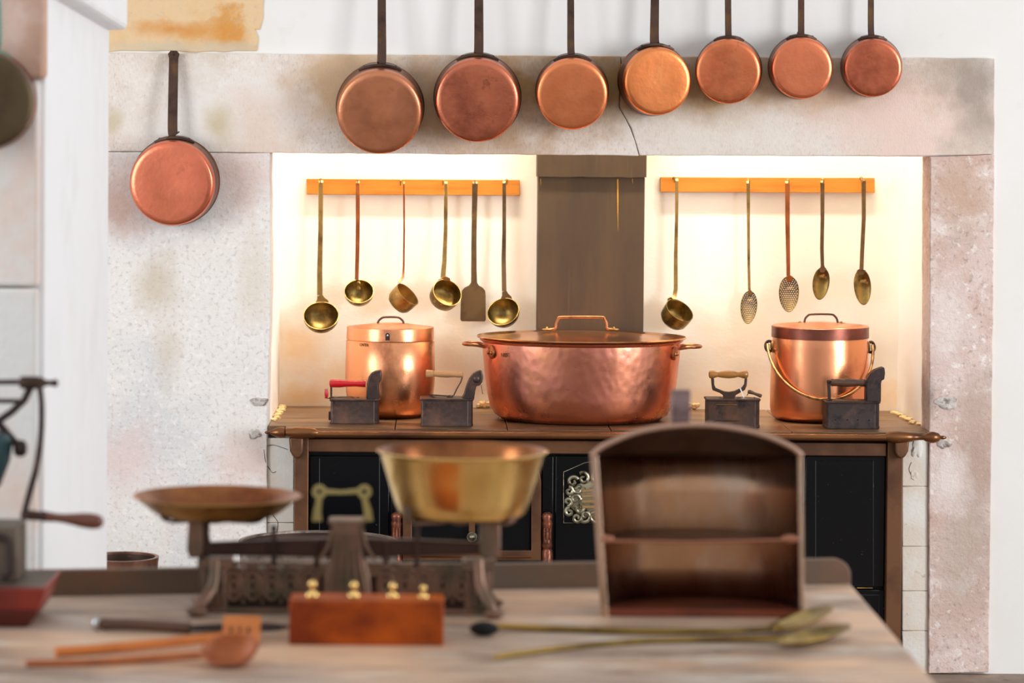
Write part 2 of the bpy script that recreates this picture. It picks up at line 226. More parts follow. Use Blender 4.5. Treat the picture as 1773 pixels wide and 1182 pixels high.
# ------------------------------------------------------------------ mesh helpers
class MB:
    def __init__(self): self.v = []; self.f = []
    def add(self, vs, fs):
        b = len(self.v); self.v += [Vector(v) for v in vs]; self.f += [tuple(i + b for i in f) for f in fs]; return self
    def box(self, x0, x1, y0, y1, z0, z1):
        return self.add([(x0, y0, z0), (x1, y0, z0), (x1, y1, z0), (x0, y1, z0), (x0, y0, z1), (x1, y0, z1), (x1, y1, z1), (x0, y1, z1)],
                        [(0, 3, 2, 1), (4, 5, 6, 7), (0, 1, 5, 4), (1, 2, 6, 5), (2, 3, 7, 6), (3, 0, 4, 7)])
    def prism(self, pts, off):            # pts: closed 3D outline, off: extrusion vector
        n = len(pts); off = Vector(off)
        vs = [Vector(p) for p in pts] + [Vector(p) + off for p in pts]
        fs = [tuple(range(n)), tuple(range(2 * n - 1, n - 1, -1))] + [(i, i + n, (i + 1) % n + n, (i + 1) % n) for i in range(n)]
        return self.add(vs, fs)
    def loft(self, rings, closed=True, cap0=True, cap1=True):
        n = len(rings[0]); vs = [p for r in rings for p in r]; fs = []
        for k in range(len(rings) - 1):
            for i in range(n if closed else n - 1):
                j = (i + 1) % n
                fs.append((k * n + i, k * n + j, (k + 1) * n + j, (k + 1) * n + i))
        if cap0: fs.append(tuple(range(n - 1, -1, -1)))
        if cap1: fs.append(tuple(range((len(rings) - 1) * n, len(rings) * n)))
        return self.add(vs, fs)
    def lathe(self, prof, c, axis=(0, 0, 1), seg=48, sx=1.0, sy=1.0, cap0=True, cap1=True):
        c = Vector(c); a = Vector(axis).normalized()
        u = Vector((1, 0, 0)); u = (u - a * u.dot(a))
        if u.length < 0.1: u = Vector((0, 1, 0)); u = u - a * u.dot(a)
        u.normalize(); w = a.cross(u)
        rings = [[c + a * t + u * (r * sx * math.cos(2 * PI * i / seg)) + w * (r * sy * math.sin(2 * PI * i / seg)) for i in range(seg)] for r, t in prof]
        return self.loft(rings, True, cap0, cap1)
    def tube(self, path, r, seg=10, closed=False, flat=1.0, side=None):
        path = [Vector(p) for p in path]; n = len(path)
        rr = r if isinstance(r, (list, tuple)) else [r] * n
        rings = []; up = None
        for i, p in enumerate(path):
            if closed: t = path[(i + 1) % n] - path[i - 1]
            else: t = path[min(i + 1, n - 1)] - path[max(i - 1, 0)]
            t.normalize()
            if side is not None: up = Vector(side); up = up - t * up.dot(t)
            elif up is None:
                up = Vector((0, 1, 0)) if abs(t.y) < 0.9 else Vector((1, 0, 0)); up = up - t * up.dot(t)
            else: up = up - t * up.dot(t)
            up.normalize(); w = t.cross(up)
            rings.append([p + up * (rr[i] * math.cos(2 * PI * k / seg)) + w * (rr[i] * flat * math.sin(2 * PI * k / seg)) for k in range(seg)])
        if closed: rings.append(rings[0]); return self.loft(rings, True, False, False)
        return self.loft(rings)
    def strap(self, path, w, t, side=(1, 0, 0)):    # flat bar: half widths along side, thickness across
        path = [Vector(p) for p in path]; n = len(path)
        ws = w if isinstance(w, (list, tuple)) else [w] * n
        ts = t if isinstance(t, (list, tuple)) else [t] * n
        rings = []
        for i, p in enumerate(path):
            tn = (path[min(i + 1, n - 1)] - path[max(i - 1, 0)]).normalized()
            s = Vector(side); s = (s - tn * s.dot(tn)).normalized(); b = tn.cross(s)
            W = ws[i] / 2; T = ts[i] / 2; e = min(W, T) * 0.45
            rings.append([p + s * a + b * c for a, c in ((-W + e, -T), (W - e, -T), (W, -T + e), (W, T - e), (W - e, T), (-W + e, T), (-W, T - e), (-W, -T + e))])
        return self.loft(rings)
    def ball(self, c, r, seg=16, sq=(1, 1, 1)):
        c = Vector(c); R = []
        for k in range(seg // 2 + 1):
            a = PI * k / (seg // 2); rr = max(math.sin(a), 0.02)
            R.append([c + Vector((r * rr * math.cos(2 * PI * i / seg) * sq[0], r * rr * math.sin(2 * PI * i / seg) * sq[1], -r * math.cos(a) * sq[2])) for i in range(seg)])
        return self.loft(R)
    def build(self, name, m, parent=None, smooth=True, angle=40, bevel=0, origin=None):
        me = bpy.data.meshes.new(name)
        if parent is not None: o0 = ORG[parent.name]
        elif origin is not None: o0 = Vector(origin)
        else:
            xs = [v.x for v in self.v]; ys = [v.y for v in self.v]; zs = [v.z for v in self.v]
            o0 = Vector(((min(xs) + max(xs)) / 2, (min(ys) + max(ys)) / 2, min(zs)))
        me.from_pydata([tuple(v - o0) for v in self.v], [], self.f)
        bm = bmesh.new(); bm.from_mesh(me); bmesh.ops.recalc_face_normals(bm, faces=bm.faces[:]); bm.to_mesh(me); bm.free()
        if smooth:
            me.polygons.foreach_set('use_smooth', [True] * len(me.polygons))
            me.set_sharp_from_angle(angle=math.radians(angle))
        me.materials.append(m)
        o = bpy.data.objects.new(name, me); COL.objects.link(o); ORG[o.name] = o0.copy()
        if parent is not None: o.parent = parent
        else: o.location = o0
        if bevel:
            b = o.modifiers.new('bevel', 'BEVEL'); b.width = bevel; b.segments = 2; b.limit_method = 'ANGLE'
        return o
ORG = {}
def thing(name, label, cat, loc, group=None):
    o = bpy.data.objects.new(name, None); COL.objects.link(o); o.location = loc; o.empty_display_size = 0.05
    ORG[o.name] = Vector(loc); return tag(o, label, cat, group)
def tag(o, label, cat, group=None):
    o['label'] = label; o['category'] = cat
    if group: o['group'] = group
    return o
def struct(o, label=None):
    o['kind'] = 'structure'
    if label: o['label'] = label
    return o
def lab(o, s): o['label'] = s; return o
def smoothpath(pts, n=6):     # Catmull-Rom through 3D points
    pts = [Vector(p) for p in pts]; out = []
    for i in range(len(pts) - 1):
        p0 = pts[max(i - 1, 0)]; p1 = pts[i]; p2 = pts[i + 1]; p3 = pts[min(i + 2, len(pts) - 1)]
        for k in range(n):
            t = k / n
            out.append(0.5 * ((2 * p1) + (p2 - p0) * t + (2 * p0 - 5 * p1 + 4 * p2 - p3) * t * t + (3 * p1 - p0 - 3 * p2 + p3) * t ** 3))
    out.append(pts[-1]); return out
def lerp(a, b, t): return a + (b - a) * t

# ================================================================== SETTING
XL, XR = P(465, 480, YW).x, P(1614, 480, YW).x      # opening of the niche
ZL = P(1040, 267, YW).z                             # underside of lintel
LEFT, RIGHT, TOP = -3.0, 4.6, 3.2
wall = MB()
YP = YW + 0.02                                      # plaster face lies just behind the stone face
wall.box(LEFT, XL, YP, YB + 0.3, 0, TOP)
wall.box(XR, RIGHT, YP, YB + 0.3, 0, TOP)
wall.box(XL, XR, YP, YP + 0.14, ZL, TOP)
wb = struct(wall.build('wall_back', M['plaster'], smooth=False, origin=(0, YP, 0)), 'white plastered kitchen wall around the stone hearth')
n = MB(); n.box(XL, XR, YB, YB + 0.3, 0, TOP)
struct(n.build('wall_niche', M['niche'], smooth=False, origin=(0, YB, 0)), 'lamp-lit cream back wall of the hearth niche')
hd = MB(); hd.box(XL, XR, YP + 0.14, YB, 3.05, 3.2)
struct(hd.build('ceiling', M['niche'], smooth=False), 'soffit closing the hood above the niche')
fl = MB()
fl.box(LEFT, RIGHT, -1.5, YB, -0.05, 0)
struct(fl.build('floor', M['floor'], smooth=False), 'worn brown-grey stone floor')

def rough_block(pts, y0, depth, m, name='stone_block', seed=0, jit=0.002):
    """stone slab from a closed pixel outline on the plane y0, edges slightly uneven"""
    out = []
    n = len(pts)
    for i in range(n):
        a = P(pts[i][0], pts[i][1], y0); b = P(pts[(i + 1) % n][0], pts[(i + 1) % n][1], y0)
        k = max(1, int((b - a).length / 0.03))
        for j in range(k):
            p = a.lerp(b, j / k)
            q = noise.noise_vector(p * 22 + Vector((seed, seed * 2, 0)))
            out.append(p + Vector((q.x * jit, 0, q.z * jit)))
    mb = MB(); mb.prism(out, (0, depth, 0))
    return mb.build(name, m, wb, smooth=True, angle=30, bevel=0.003)
crack = [(1075, 97), (1077, 130), (1073, 165), (1072, 185), (1083, 205), (1092, 222), (1100, 244), (1107, 269.5)]
lab(rough_block([(120, 91.5)] + [(x - 0.7, y) for x, y in crack] + [(466, 264.5), (120, 261)], YW, 0.15, M['lintel'], 'stone_block', 1), 'long left stone of the lintel')
lab(rough_block([(1722, 101), (1722, 267), (1611, 270)] + [(x + 0.7, y) for x, y in reversed(crack)], YW, 0.15, M['lintel'], 'stone_block', 2), 'right stone of the lintel beyond the crack')
lab(rough_block([(110, 262), (467, 265.5), (469, 500), (463, 700), (460, 1174), (110, 1172)], YW, 0.15, M['stone_grey'], 'stone_block', 3), 'broad pale upright stone left of the niche')
lab(rough_block([(1611, 271), (1722, 268), (1719, 600), (1712, 1164), (1608, 1166), (1609, 720)], YW, 0.15, M['stone_dirty'], 'stone_block', 4), 'weathered pink upright stone right of the niche')
# whitish infill blocks on both sides of the stove
for (x0, x1, ys) in ((1562, 1607, [760, 842, 946, 1023, 1092, 1170]), (463, 509, [758, 905, 1060, 1172])):
    for a, b in zip(ys[:-1], ys[1:]):
        rough_block([(x0, a + 0.3), (x1, a + 0.3), (x1, b - 0.3), (x0, b - 0.3)], YW + 0.012, 0.2, M['block'], 'infill_block', x0 + a, 0.001)
# bare ochre plaster above the lintel
rough_block([(120, -60), (462, -60), (454, 30), (449, 52), (441, 50), (447, 66), (444, 88), (300, 89), (120, 88)], YP - 0.006, 0.012, M['ochre'], 'bare_plaster', 9, 0.006)
# holes and patches in the stone
def patch(px, py, rx, ry, m, seed, name='mortar_patch', Y=None, th=0.006):
    c = P(px, py, Y or YW); s = S(YW); mb = MB(); N_ = 26
    rings = []
    for k, (q, d) in enumerate(((1, 0.003), (0.96, -th * 0.5), (0.7, -th), (0.3, -th * 0.9))):
        ring = []
        for i in range(N_):
            a = 2 * PI * i / N_
            j = 1 + 0.35 * noise.noise(Vector((math.cos(a) * 1.6 + seed, math.sin(a) * 1.6, seed * 0.7)))
            p = c + Vector((rx * s * q * j * math.cos(a), d, ry * s * q * j * math.sin(a)))
            p.y += 0.004 * noise.noise(p * 90)
            ring.append(p)
        rings.append(ring)
    mb.loft(rings, True, False, True)
    return mb.build(name, m, wb)
patch(449, 695, 15, 8, M['mortar_grey'], 3); patch(441, 751, 11, 9, M['mortar_grey'], 5)
patch(1640, 697, 20, 12, M['mortar_grey'], 8); patch(1634, 768, 12, 9, M['mortar_grey'], 11)
patch(1588, 775, 10, 16, M['block'], 12, Y=YW + 0.012); patch(1583, 822, 6, 9, M['block'], 13, Y=YW + 0.012, th=0.003)
# cracks in the left infill
for pts in ([(460, 772), (472, 770), (484, 773), (498, 778)], [(457, 778), (460, 800), (467, 812), (472, 818), (478, 816)], [(462, 830), (461, 850), (464, 870), (472, 890), (481, 905), (478, 925)], [(1578, 800), (1574, 812), (1579, 824)]):
    mb = MB(); mb.tube(smoothpath([P(x, y, YW + (0.011 if x > 460 else 0) + .0004) for x, y in pts], 5), 0.0009, 5)
    lab(mb.build('crack', M['iron_black'], wb), 'dark hairline crack')

# stone return of the jambs inside the opening and the niche side walls are the wall boxes; crumbly plaster at stove-top edges
mb = MB()
for i in range(60):
    t = i / 59
    if random.random() < .35: continue
    x = lerp(XR - 0.004, XR - 0.012, t); y = lerp(YW + 0.16, YB - 0.02, t)
    mb.ball((x - random.random() * 0.018, y, ZT + 0.003), 0.003 + random.random() * 0.006, 6, (1.6, 1.6, 0.7))
for i in range(40):
    t = i / 39; y = lerp(YW + 0.16, YB - 0.02, t)
    mb.ball((XL + 0.006 + random.random() * 0.014, y, ZT + 0.003), 0.003 + random.random() * 0.005, 6, (1.6, 1.6, 0.7))
for x0, x1, k in ((610, 640, 3), (828, 846, 14), (1190, 1216, 6)):
    for i in range(k):
        p = P(lerp(x0, x1, random.random()), 709, YB - 0.01); mb.ball((p.x, YB - 0.008 - random.random() * 0.015, ZT + 0.006 + random.random() * 0.01), 0.006 + random.random() * 0.006, 6)
o = mb.build('plaster_crumbs', M['mortar'], wb); o['kind'] = 'stuff'

# ---------------- flue
xa, xb = P(931, 420, 9.66).x, P(1115.5, 420, 9.66).x
fr = thing('stove_flue', 'tall brown sheet-metal flue rising behind the big copper pot', 'flue', ((xa + xb) / 2, 9.70, ZT + 0.002))
mb = MB(); mb.box(xa, xb, 9.66, YB - 0.001, ZT + 0.002, P(1020, 306, 9.66).z); mb.build('duct', M['flue'], fr, bevel=0.002)
zc = P(1020, 306.5, 9.65).z
out = [Vector((xa - 0.004, 9.648, 1.75)), Vector((xb + 0.004, 9.648, 1.75))]
k = 40
for i in range(k + 1):
    t = i / k; x = lerp(xb + 0.004, xa - 0.004, t)
    out.append(Vector((x, 9.648, zc + 0.003 * noise.noise(Vector((x * 25, 0, 0))))))
mb = MB(); mb.prism(out, (0, YB - 0.001 - 9.648, 0)); mb.build('collar', M['flue'], fr)
for (px, y0, y1, w) in ((1069.5, 310, 400, 2.2), (936, 309, 322, 1.2), (1095, 309, 318, 1.0)):
    mb = MB(); a = P(px, y0, 9.659); b = P(px + 0.5, y1, 9.659)
    mb.strap([a, a.lerp(b, .3), a.lerp(b, .6), b], [w * S(9.66), w * 1.1 * S(9.66), w * .8 * S(9.66), .2 * S(9.66)], 0.001)
    lab(mb.build('rust_streak', M['flue_streak'], fr), 'yellow rust run down the flue')

# ================================================================== STOVE
YS = 9.05
stove = thing('kitchen_range', 'long cast-iron range with bronzed frame and black enamel doors under the niche', 'stove', (P(1040, 900, YS).x, 9.35, 0))
zr = lambda py, Y=YS: P(1040, py, Y).z
xr = lambda px, Y=YS, py=800: P(px, py, Y).x
mb = MB(); mb.box(xr(512), xr(1558), YS + 0.03, YB - 0.05, 0.02, ZT - 0.02); mb.build('carcass', M['enamel'], stove, smooth=False)
# cooking plates
xs = [490, 683, 880, 1060, 1372, 1600]
for i in range(5):
    mb = MB(); a, b = xs[i], xs[i + 1]
    p0 = Pz(a, 748, ZT); p1 = Pz(b, 748, ZT)
    yb_ = YB - 0.004
    sk = 0.0 if i == 0 else 0.02
    x0 = max(p0.x, XL + 0.004) if i == 0 else p0.x + 0.0015
    x1 = min(p1.x, XR - 0.004) if i == 4 else p1.x - 0.0015
    mb.box(x0, x1, YS - 0.005, YW - 0.0, ZT - 0.018, ZT)
    bx0 = XL + 0.002 if i == 0 else x0; bx1 = XR - 0.002 if i == 4 else x1
    mb.box(bx0, bx1, YW, yb_, ZT - 0.018, ZT)
    mb.build('cooking_plate', M['stove_top'], stove, bevel=0.0012)
# front rail with turned ends
yrail = YS - 0.045
def rp(px, py): return P(px, py, yrail)
a = rp(535, 751.5); b = rp(1545, 757.5)
mb = MB(); mb.tube([a, b], 6.5 * S(yrail), 16, flat=0.9); mb.build('front_rail', M['stove_rail'], stove)
mb = MB(); mb.box(xr(492), xr(1596), YS - 0.03, YS - 0.004, ZT - 0.016, ZT - 0.004); mb.build('top_edge', M['stove_rail'], stove, bevel=0.003)
def finial(c, sgn, ks):
    s = S(yrail); mb = MB()
    prof = [(r * s, t * s) for t, r in ks]
    mb.lathe(prof, c, (sgn, 0, 0), 20)
    lab(mb.build('rail_finial', M['stove_rail'], stove), 'turned acorn-shaped rail end')
finial(rp(537, 749), -1, [(-14, 5), (-6, 9), (0, 9.5), (12, 10.5), (25, 10), (42, 7.5), (43, 6), (45, 9.5), (52, 9.8), (58, 8.6), (66, 5), (70, 2.5), (72, 2.8), (76, 2.8), (79, 1)])
finial(rp(1545, 756.5), 1, [(-14, 5), (-6, 9), (0, 10), (10, 10.5), (25, 9), (35, 7.5), (36, 6.5), (46, 5), (54, 4.8), (58, 7), (66, 9.8), (72, 9.9), (80, 7.5), (84, 3), (88, 3.4), (92, 2.6), (94, 0.8)])
# frame
def bar(x0, x1, y0, y1, name, m, Y0, d, bev=0.003, par=None):
    s = S(Y0); a_ = P(x0, (y0 + y1) / 2, Y0).x; b_ = P(x1, (y0 + y1) / 2, Y0).x
    mb = MB(); mb.box(a_, b_, Y0, Y0 + d, P((x0 + x1) / 2, y1, Y0).z, P((x0 + x1) / 2, y0, Y0).z)
    return mb.build(name, m, par or stove, bevel=bev)
bar(533, 1535, 763, 786, 'frame_top_rail', M['stove_brown'], YS - 0.012, 0.05)
zb = 0.0
for x0, x1 in ((509, 534), (1534, 1561)):
    a_ = P(x0, 900, YS).x; b_ = P(x1, 900, YS).x
    mb = MB(); mb.box(a_, b_, YS - 0.016, YS + 0.05, 0.0, ZT - 0.022); mb.build('corner_post', M['stove_brown'], stove, bevel=0.003)
for cx, sg in ((514, -1), (1558, 1)):   # rounded rail brackets
    s = S(YS); mb = MB(); c = P(cx, 766, YS)
    out = [(-14, 12), (14, 12), (14, -14), (10, -22), (2, -26), (-6, -22), (-12, -12)]
    mb.prism([c + Vector((-sg * x * s * 0.9, -0.05, y * s)) for x, y in out], (0, 0.08, 0)); mb.build('rail_bracket', M['stove_brown'], stove, bevel=0.006)
# door panels and mouldings
def panel(x0, x1, y0, y1, Y=YS + 0.01, inner=None):
    o = bar(x0, x1, y0, y1, 'enamel_panel', M['enamel'], Y, 0.02, 0.003)
    if inner:
        a0, a1, b0, b1 = inner; ps = [P(a0, b0, Y - 0.001), P(a1, b0, Y - 0.001), P(a1, b1, Y - 0.001), P(a0, b1, Y - 0.001)]
        mb = MB(); mb.tube(ps, 0.0022, 6, closed=True); mb.build('moulding', M['enamel_trim'], o)
    return o
panel(536, 674, 789, 990, inner=(553, 657, 793, 984))
panel(960, 1098, 789, 1158, inner=None)
panel(1100, 1392, 789, 1158, inner=(1120, 1380, 800, 1010))
p_ = panel(1394, 1532, 789, 1016, inner=(1412, 1512, 797, 1013))
panel(1394, 1532, 1020, 1158, inner=(1404, 1522, 1030, 1150))
bar(536, 958, 994, 1158, 'enamel_panel', M['enamel'], YS + 0.01, 0.02)
bar(676, 696, 789, 990, 'enamel_panel', M['enamel'], YS + 0.012, 0.02); bar(938, 958, 789, 990, 'enamel_panel', M['enamel'], YS + 0.012, 0.02)
# ash box edge: pale line below the right door
bar(1484, 1511, 1016.5, 1018.5, 'worn_edge', M['brass_old'], YS + 0.006, 0.004, 0)
# oven door
od = bar(712, 919, 800, 953, 'oven_door', M['enamel'], YS + 0.004, 0.02)
s = S(YS)
def arch(x0, x1, ytop, ybot, r):
    pts = [(x0, ybot), (x0, ytop + r)]
    for k in range(1, 9): a = PI - k * PI / 16; pts.append((x0 + r + r * math.cos(a), ytop + r - r * math.sin(a)))
    for k in range(0, 9): a = PI / 2 - k * PI / 16; pts.append((x1 - r + r * math.cos(a), ytop + r - r * math.sin(a)))
    pts.append((x1, ybot)); return pts
outer = arch(697, 937, 789, 970, 46); inner = arch(713, 920, 803, 953, 36)
Yd = YS - 0.012; n = len(outer)
O = [P(x, y, Yd) for x, y in outer]; I = [P(x, y, Yd) for x, y in inner]; dv = Vector((0, 0.02, 0))
mb = MB(); vs = O + I + [p + dv for p in O] + [p + dv for p in I]; fs = []
for i in range(n):
    j = (i + 1) % n
    fs += [(i, j, n + j, n + i), (2 * n + i, 3 * n + i, 3 * n + j, 2 * n + j), (i, 2 * n + i, 2 * n + j, j), (n + i, n + j, 3 * n + j, 3 * n + i)]
mb.add(vs, fs); lab(mb.build('oven_door_frame', M['stove_brown'], stove, bevel=0.002), 'bronzed arched frame around the oven door')
bar(713, 920, 962, 965, 'frame_bead', M['stove_rail'], Yd - 0.004, 0.006, 0.001)
mb = MB(); mb.strap([P(817, 868, Yd), P(817, 921, Yd)], 11 * s, 0.008); ob = mb.build('latch_bar', M['stove_brown'], stove)
mb = MB(); c = P(817, 929, Yd - 0.006)
mb.lathe([(9 * s, 0.004), (9.5 * s, -0.002), (8.4 * s, -0.006), (7 * s, -0.006), (6.5 * s, -0.004), (5.5 * s, -0.008), (3 * s, -0.014), (0.6 * s, -0.016)], c, (0, 1, 0), 24)
lab(mb.build('latch_knob', M['crest'], ob), 'small round silvered knob')
for x0, x1, ya, yb_ in ((677, 696, 886, 975), (938, 957, 886, 990)):
    w = (x1 - x0) / 2; cx = (x0 + x1) / 2; mb = MB(); rings = []
    pts = [(yb_, 1), (ya + 68, 1), (ya + 64, .8), (ya + 58, 1.0), (ya + 50, 0.85), (ya + 26, 0.9), (ya + 20, 1.0), (ya + 14, .85), (ya + 8, 1.02), (ya + 3, .85), (ya, .4)]
    for y, k_ in pts:
        c = P(cx, y, YS - 0.004); rings.append([c + Vector((w * s * k_ * math.cos(a), -0.018 * k_ * abs(math.sin(a)) if math.sin(a) > 0 else 0, 0)) for a in [2 * PI * i / 20 for i in range(20)]])
    mb.loft(rings)
    for dx in (-.5, 0, .5):
        mb.tube([P(cx + dx * w, ya + 28, YS - 0.022 + abs(dx) * .006), P(cx + dx * w, ya + 48, YS - 0.022 + abs(dx) * .006)], 1.4 * s, 6)
    lab(mb.build('hinge_post', M['carved'], stove), 'carved round-topped hinge post')
# crest plate
cr = MB(); Yc_ = YS + 0.006
pl = [(976, 905), (976, 817), (1012, 801), (1040, 797), (1068, 817), (1068, 905)]
cr.tube([P(x, y, Yc_) for x, y in pl], 0.0013, 6, closed=True)
crest = cr.build('crest_plate', M['crest'], stove); lab(crest, 'ornate silvered relief crest with thin pentagon border')
cr = MB()
def spiral(cx, cy, r, a0, turns, flip=1, th=3.8):
    pts = []
    for i in range(22):
        t = i / 21; rad = r * (1 - 0.82 * t); a_ = a0 + flip * turns * 2 * PI * t
        pts.append(P(cx + rad * math.cos(a_), cy - rad * math.sin(a_), Yc_ - 0.004 - 0.006 * t))
    cr.tube(pts, [th * S(Yc_) * (1 - 0.4 * i / 21) for i in range(22)], 8)
for cx, cy, r, a0, tn, fp in ((992, 834, 10, .5, 1.1, 1), (985, 850, 8, 1.6, 1.1, -1), (983, 868, 8, 4.7, 1.1, 1), (986, 886, 8, 1.6, 1.1, 1), (999, 896, 9, .3, 1.2, -1),
                              (1010, 828, 11, 2.2, 1.2, -1), (1013, 893, 11, 4, 1.2, 1), (1001, 846, 9, 3.5, 1, 1), (1003, 880, 9, .5, 1, -1), (996, 864, 9, 0, 1, 1),
                              (1052, 834, 10, 2.6, 1.1, -1), (1059, 850, 8, 1.6, 1.1, 1), (1061, 868, 8, 4.7, 1.1, -1), (1058, 886, 8, 1.6, 1.1, -1), (1045, 896, 9, 2.8, 1.2, 1), (1034, 828, 11, 1, 1.2, 1), (1031, 893, 11, 5, 1.2, -1)):
    spiral(cx, cy, r, a0, tn, fp)
cr.ball(P(1022, 864, Yc_), 40 * s, 20, (.95, .12, .82))
cr.build('relief_scroll', M['crest'], crest)
cr = MB()
for k_ in range(4):
    cr.strap([P(1008, 850 + k_ * 9, Yc_ - 0.012), P(1040, 847 + k_ * 10, Yc_ - 0.014)], 0.004, 5 * s, (0, 1, 0))
cr.build('gilded_bar', M['crest_gold'], crest)

# ================================================================== COPPER PANS ON THE WALL
def pan(name, label, cf, rf, cb, rb, mcop, handle, bracket_deg, grp, Yf=None, Yb=None, hm=None, mbody=None, top_hook=True):
    Yb = Yb or YW - 0.008; Yf = Yf or Yb - max(0.085, rf * S(YW) * 0.78)
    Cf = P(cf[0], cf[1], Yf); Cb = P(cb[0], cb[1], Yb)
    Rf = rf * S(Yf); Rb = rb * S(Yb)
    hw0, hw1, (hx0, hy0), (hx1, hy1) = handle     # widths bottom/top, bottom point, top point
    ax = (Cb - Cf); D = ax.length; ax.normalize()
    # keep the rim clear of the wall when the pan tilts
    tilt = Rb * math.sqrt(max(0, 1 - ax.y ** 2))
    Cf.y -= tilt; Cb.y -= tilt
    t = thing(name, label, 'pan', (Cb.x, Cb.y, Cb.z - Rb), grp)
    mb = MB()
    prof = [(0.001, 0.0012), (Rf * 0.3, 0.001), (Rf * 0.6, 0.0004), (Rf * 0.85, 0), (Rf * 0.945, 0.0012), (Rf * 0.98, 0.0045), (Rf * 1.0, 0.011)]
    prof += [(lerp(Rf, Rb * 0.985, k / 4), lerp(0.011, D - 0.006, k / 4)) for k in range(1, 5)]
    prof += [(Rb, D - 0.004), (Rb, D), (Rb * 0.965, D), (Rf * 0.965, 0.012), (Rf * 0.9, 0.005), (0.001, 0.005)]
    mb.lathe(prof[:8], Cf, ax, 80, cap1=False); mb.build('pan_base', mcop, t, angle=50)
    mb = MB(); mb.lathe(prof[7:], Cf, ax, 80, cap0=False); lab(mb.build('pan_wall', mbody or M['pan_wall'], t, angle=50), 'duller brown side wall')
    # bracket hugging the wall of the pan
    u = Vector((0, 0, 1)); u = (u - ax * u.dot(ax)).normalized(); w = ax.cross(u)
    da = math.radians(bracket_deg); mb = MB(); rings = []
    for i in range(25):
        a = lerp(-da, da, i / 24); e = 1 - abs(a) / da; half = (0.010 + 0.010 * min(1, e * 1.6)); th = 0.0035 + 0.0022 * min(1, e * 3)
        mid = D - 0.024
        dirv = u * math.cos(a) + w * math.sin(a)
        rr = lerp(Rf, Rb, mid / D)
        rings.append([Cf + ax * (mid - half) + dirv * (rr - 0.0015), Cf + ax * (mid + half) + dirv * (rr + 0.0005), Cf + ax * (mid + half) + dirv * (rr + th), Cf + ax * (mid - half) + dirv * (rr + th)])
    mb.loft(rings); br = mb.build('handle_bracket', hm or M['handle_iron'], t, angle=35)
    for a in (-da * 0.7, da * 0.7):
        mb = MB(); dirv = u * math.cos(a) + w * math.sin(a)
        mb.lathe([(0.004, 0), (0.0036, 0.002), (0.002, 0.0036), (0.0004, 0.004)], Cf + ax * (D - 0.03) + dirv * (Rb + 0.0015), dirv, 10)
        mb.build('rivet', hm or M['handle_iron'], br)
    # handle
    pb = Cf + ax * (D - 0.024) + u * (Rb + 0.003)
    Yt = Yb - 0.012
    top = P(hx1, hy1, Yt)
    mid1 = P(hx0, hy0, pb.y); mid1.z = max(mid1.z, pb.z + 0.012)
    path = smoothpath([pb, mid1, mid1.lerp(top, 0.35) + Vector((0, -0.006, 0)), mid1.lerp(top, 0.7) + Vector((0, -0.004, 0)), top], 5)
    n_ = len(path); sY = S(Yt)
    W = []
    for i in range(n_):
        q = i / (n_ - 1); base = lerp(hw0, hw1, q) * sY
        base *= 1 + 0.4 * max(0, 1 - q * 6) + (0.25 if q > 0.93 else 0)
        W.append(base)
    W[-1] *= 0.55
    mb = MB(); mb.strap(path, W, 0.006); mb.build('handle', hm or M['handle_iron'], t, angle=35)
    if top_hook:
        mb = MB(); c = P(hx1, hy1 + 8, Yt - 0.004)
        mb.tube([c + Vector((0, 0.018 + Yb - Yt, 0.0)), c + Vector((0, 0.0, 0)), c + Vector((0, -0.008, 0.004)), c + Vector((0, -0.009, 0.014))], 0.0017, 6)
        nl = mb.build('wall_nail', M['iron_black'])
        tag(nl, 'iron nail above the ' + label.split(',')[0], 'nail', 'nails holding the hanging pans')
    return t
cA = copper('brown_copper', srgb(186, 128, 98), srgb(140, 96, 70), srgb(196, 134, 92), 0.36, 0.5)
cB = copper('blotched_red_copper', srgb(192, 118, 92), srgb(110, 60, 50), srgb(210, 134, 102), 0.3, 1.0)
cC = copper('orange_copper', srgb(226, 136, 92), srgb(196, 116, 76), srgb(232, 146, 104), 0.34, 0.4)
cD = copper('bright_orange_copper', srgb(232, 136, 84), srgb(204, 112, 66), srgb(240, 152, 98), 0.33, 0.35)
cE = copper('streaked_copper', srgb(212, 126, 88), srgb(150, 78, 50), srgb(232, 148, 104), 0.32, 0.95)
cF = copper('even_copper', srgb(208, 126, 92), srgb(182, 108, 78), srgb(214, 134, 98), 0.34, 0.35)
cG = copper('darker_red_copper', srgb(188, 108, 82), srgb(104, 52, 42), srgb(214, 132, 96), 0.31, 1.0)
cH = copper('salmon_copper', srgb(206, 122, 96), srgb(150, 88, 66), srgb(214, 134, 104), 0.33, 0.5)
G = 'copper pans hanging in a row above the hearth'
pan('copper_saucepan', 'dull brown copper pan, first of the row, overlapping the niche edge', (657, 195.4), 73.5, (658.5, 184.5), 76.5, cA, (16.5, 12.5, (661, 104), (661, -150)), 29, G)
pan('copper_saucepan', 'blotchy reddish copper pan with dark stains, second in the row', (826, 174.5), 72.5, (826.5, 168), 76, cB, (17, 13.5, (829, 86), (829, -160)), 29, G)
pan('copper_saucepan', 'smooth orange copper pan, third in the row, left of the lintel crack', (990.3, 164), 62, (990, 157), 63.5, cC, (13, 10.5, (988.5, 88), (987, -150)), 31, G)
pan('copper_saucepan', 'brightest orange copper pan, right of the lintel crack', (1138.8, 141.6), 58.5, (1130, 138), 62.5, cD, (17, 11.5, (1133, 72), (1135, -150)), 31, G)
pan('copper_saucepan', 'swirl-streaked copper pan, fifth in the row above the right rack', (1260, 124.6), 56, (1261, 121), 57.5, cE, (11.5, 10, (1261, 60), (1258, -150)), 27, G)
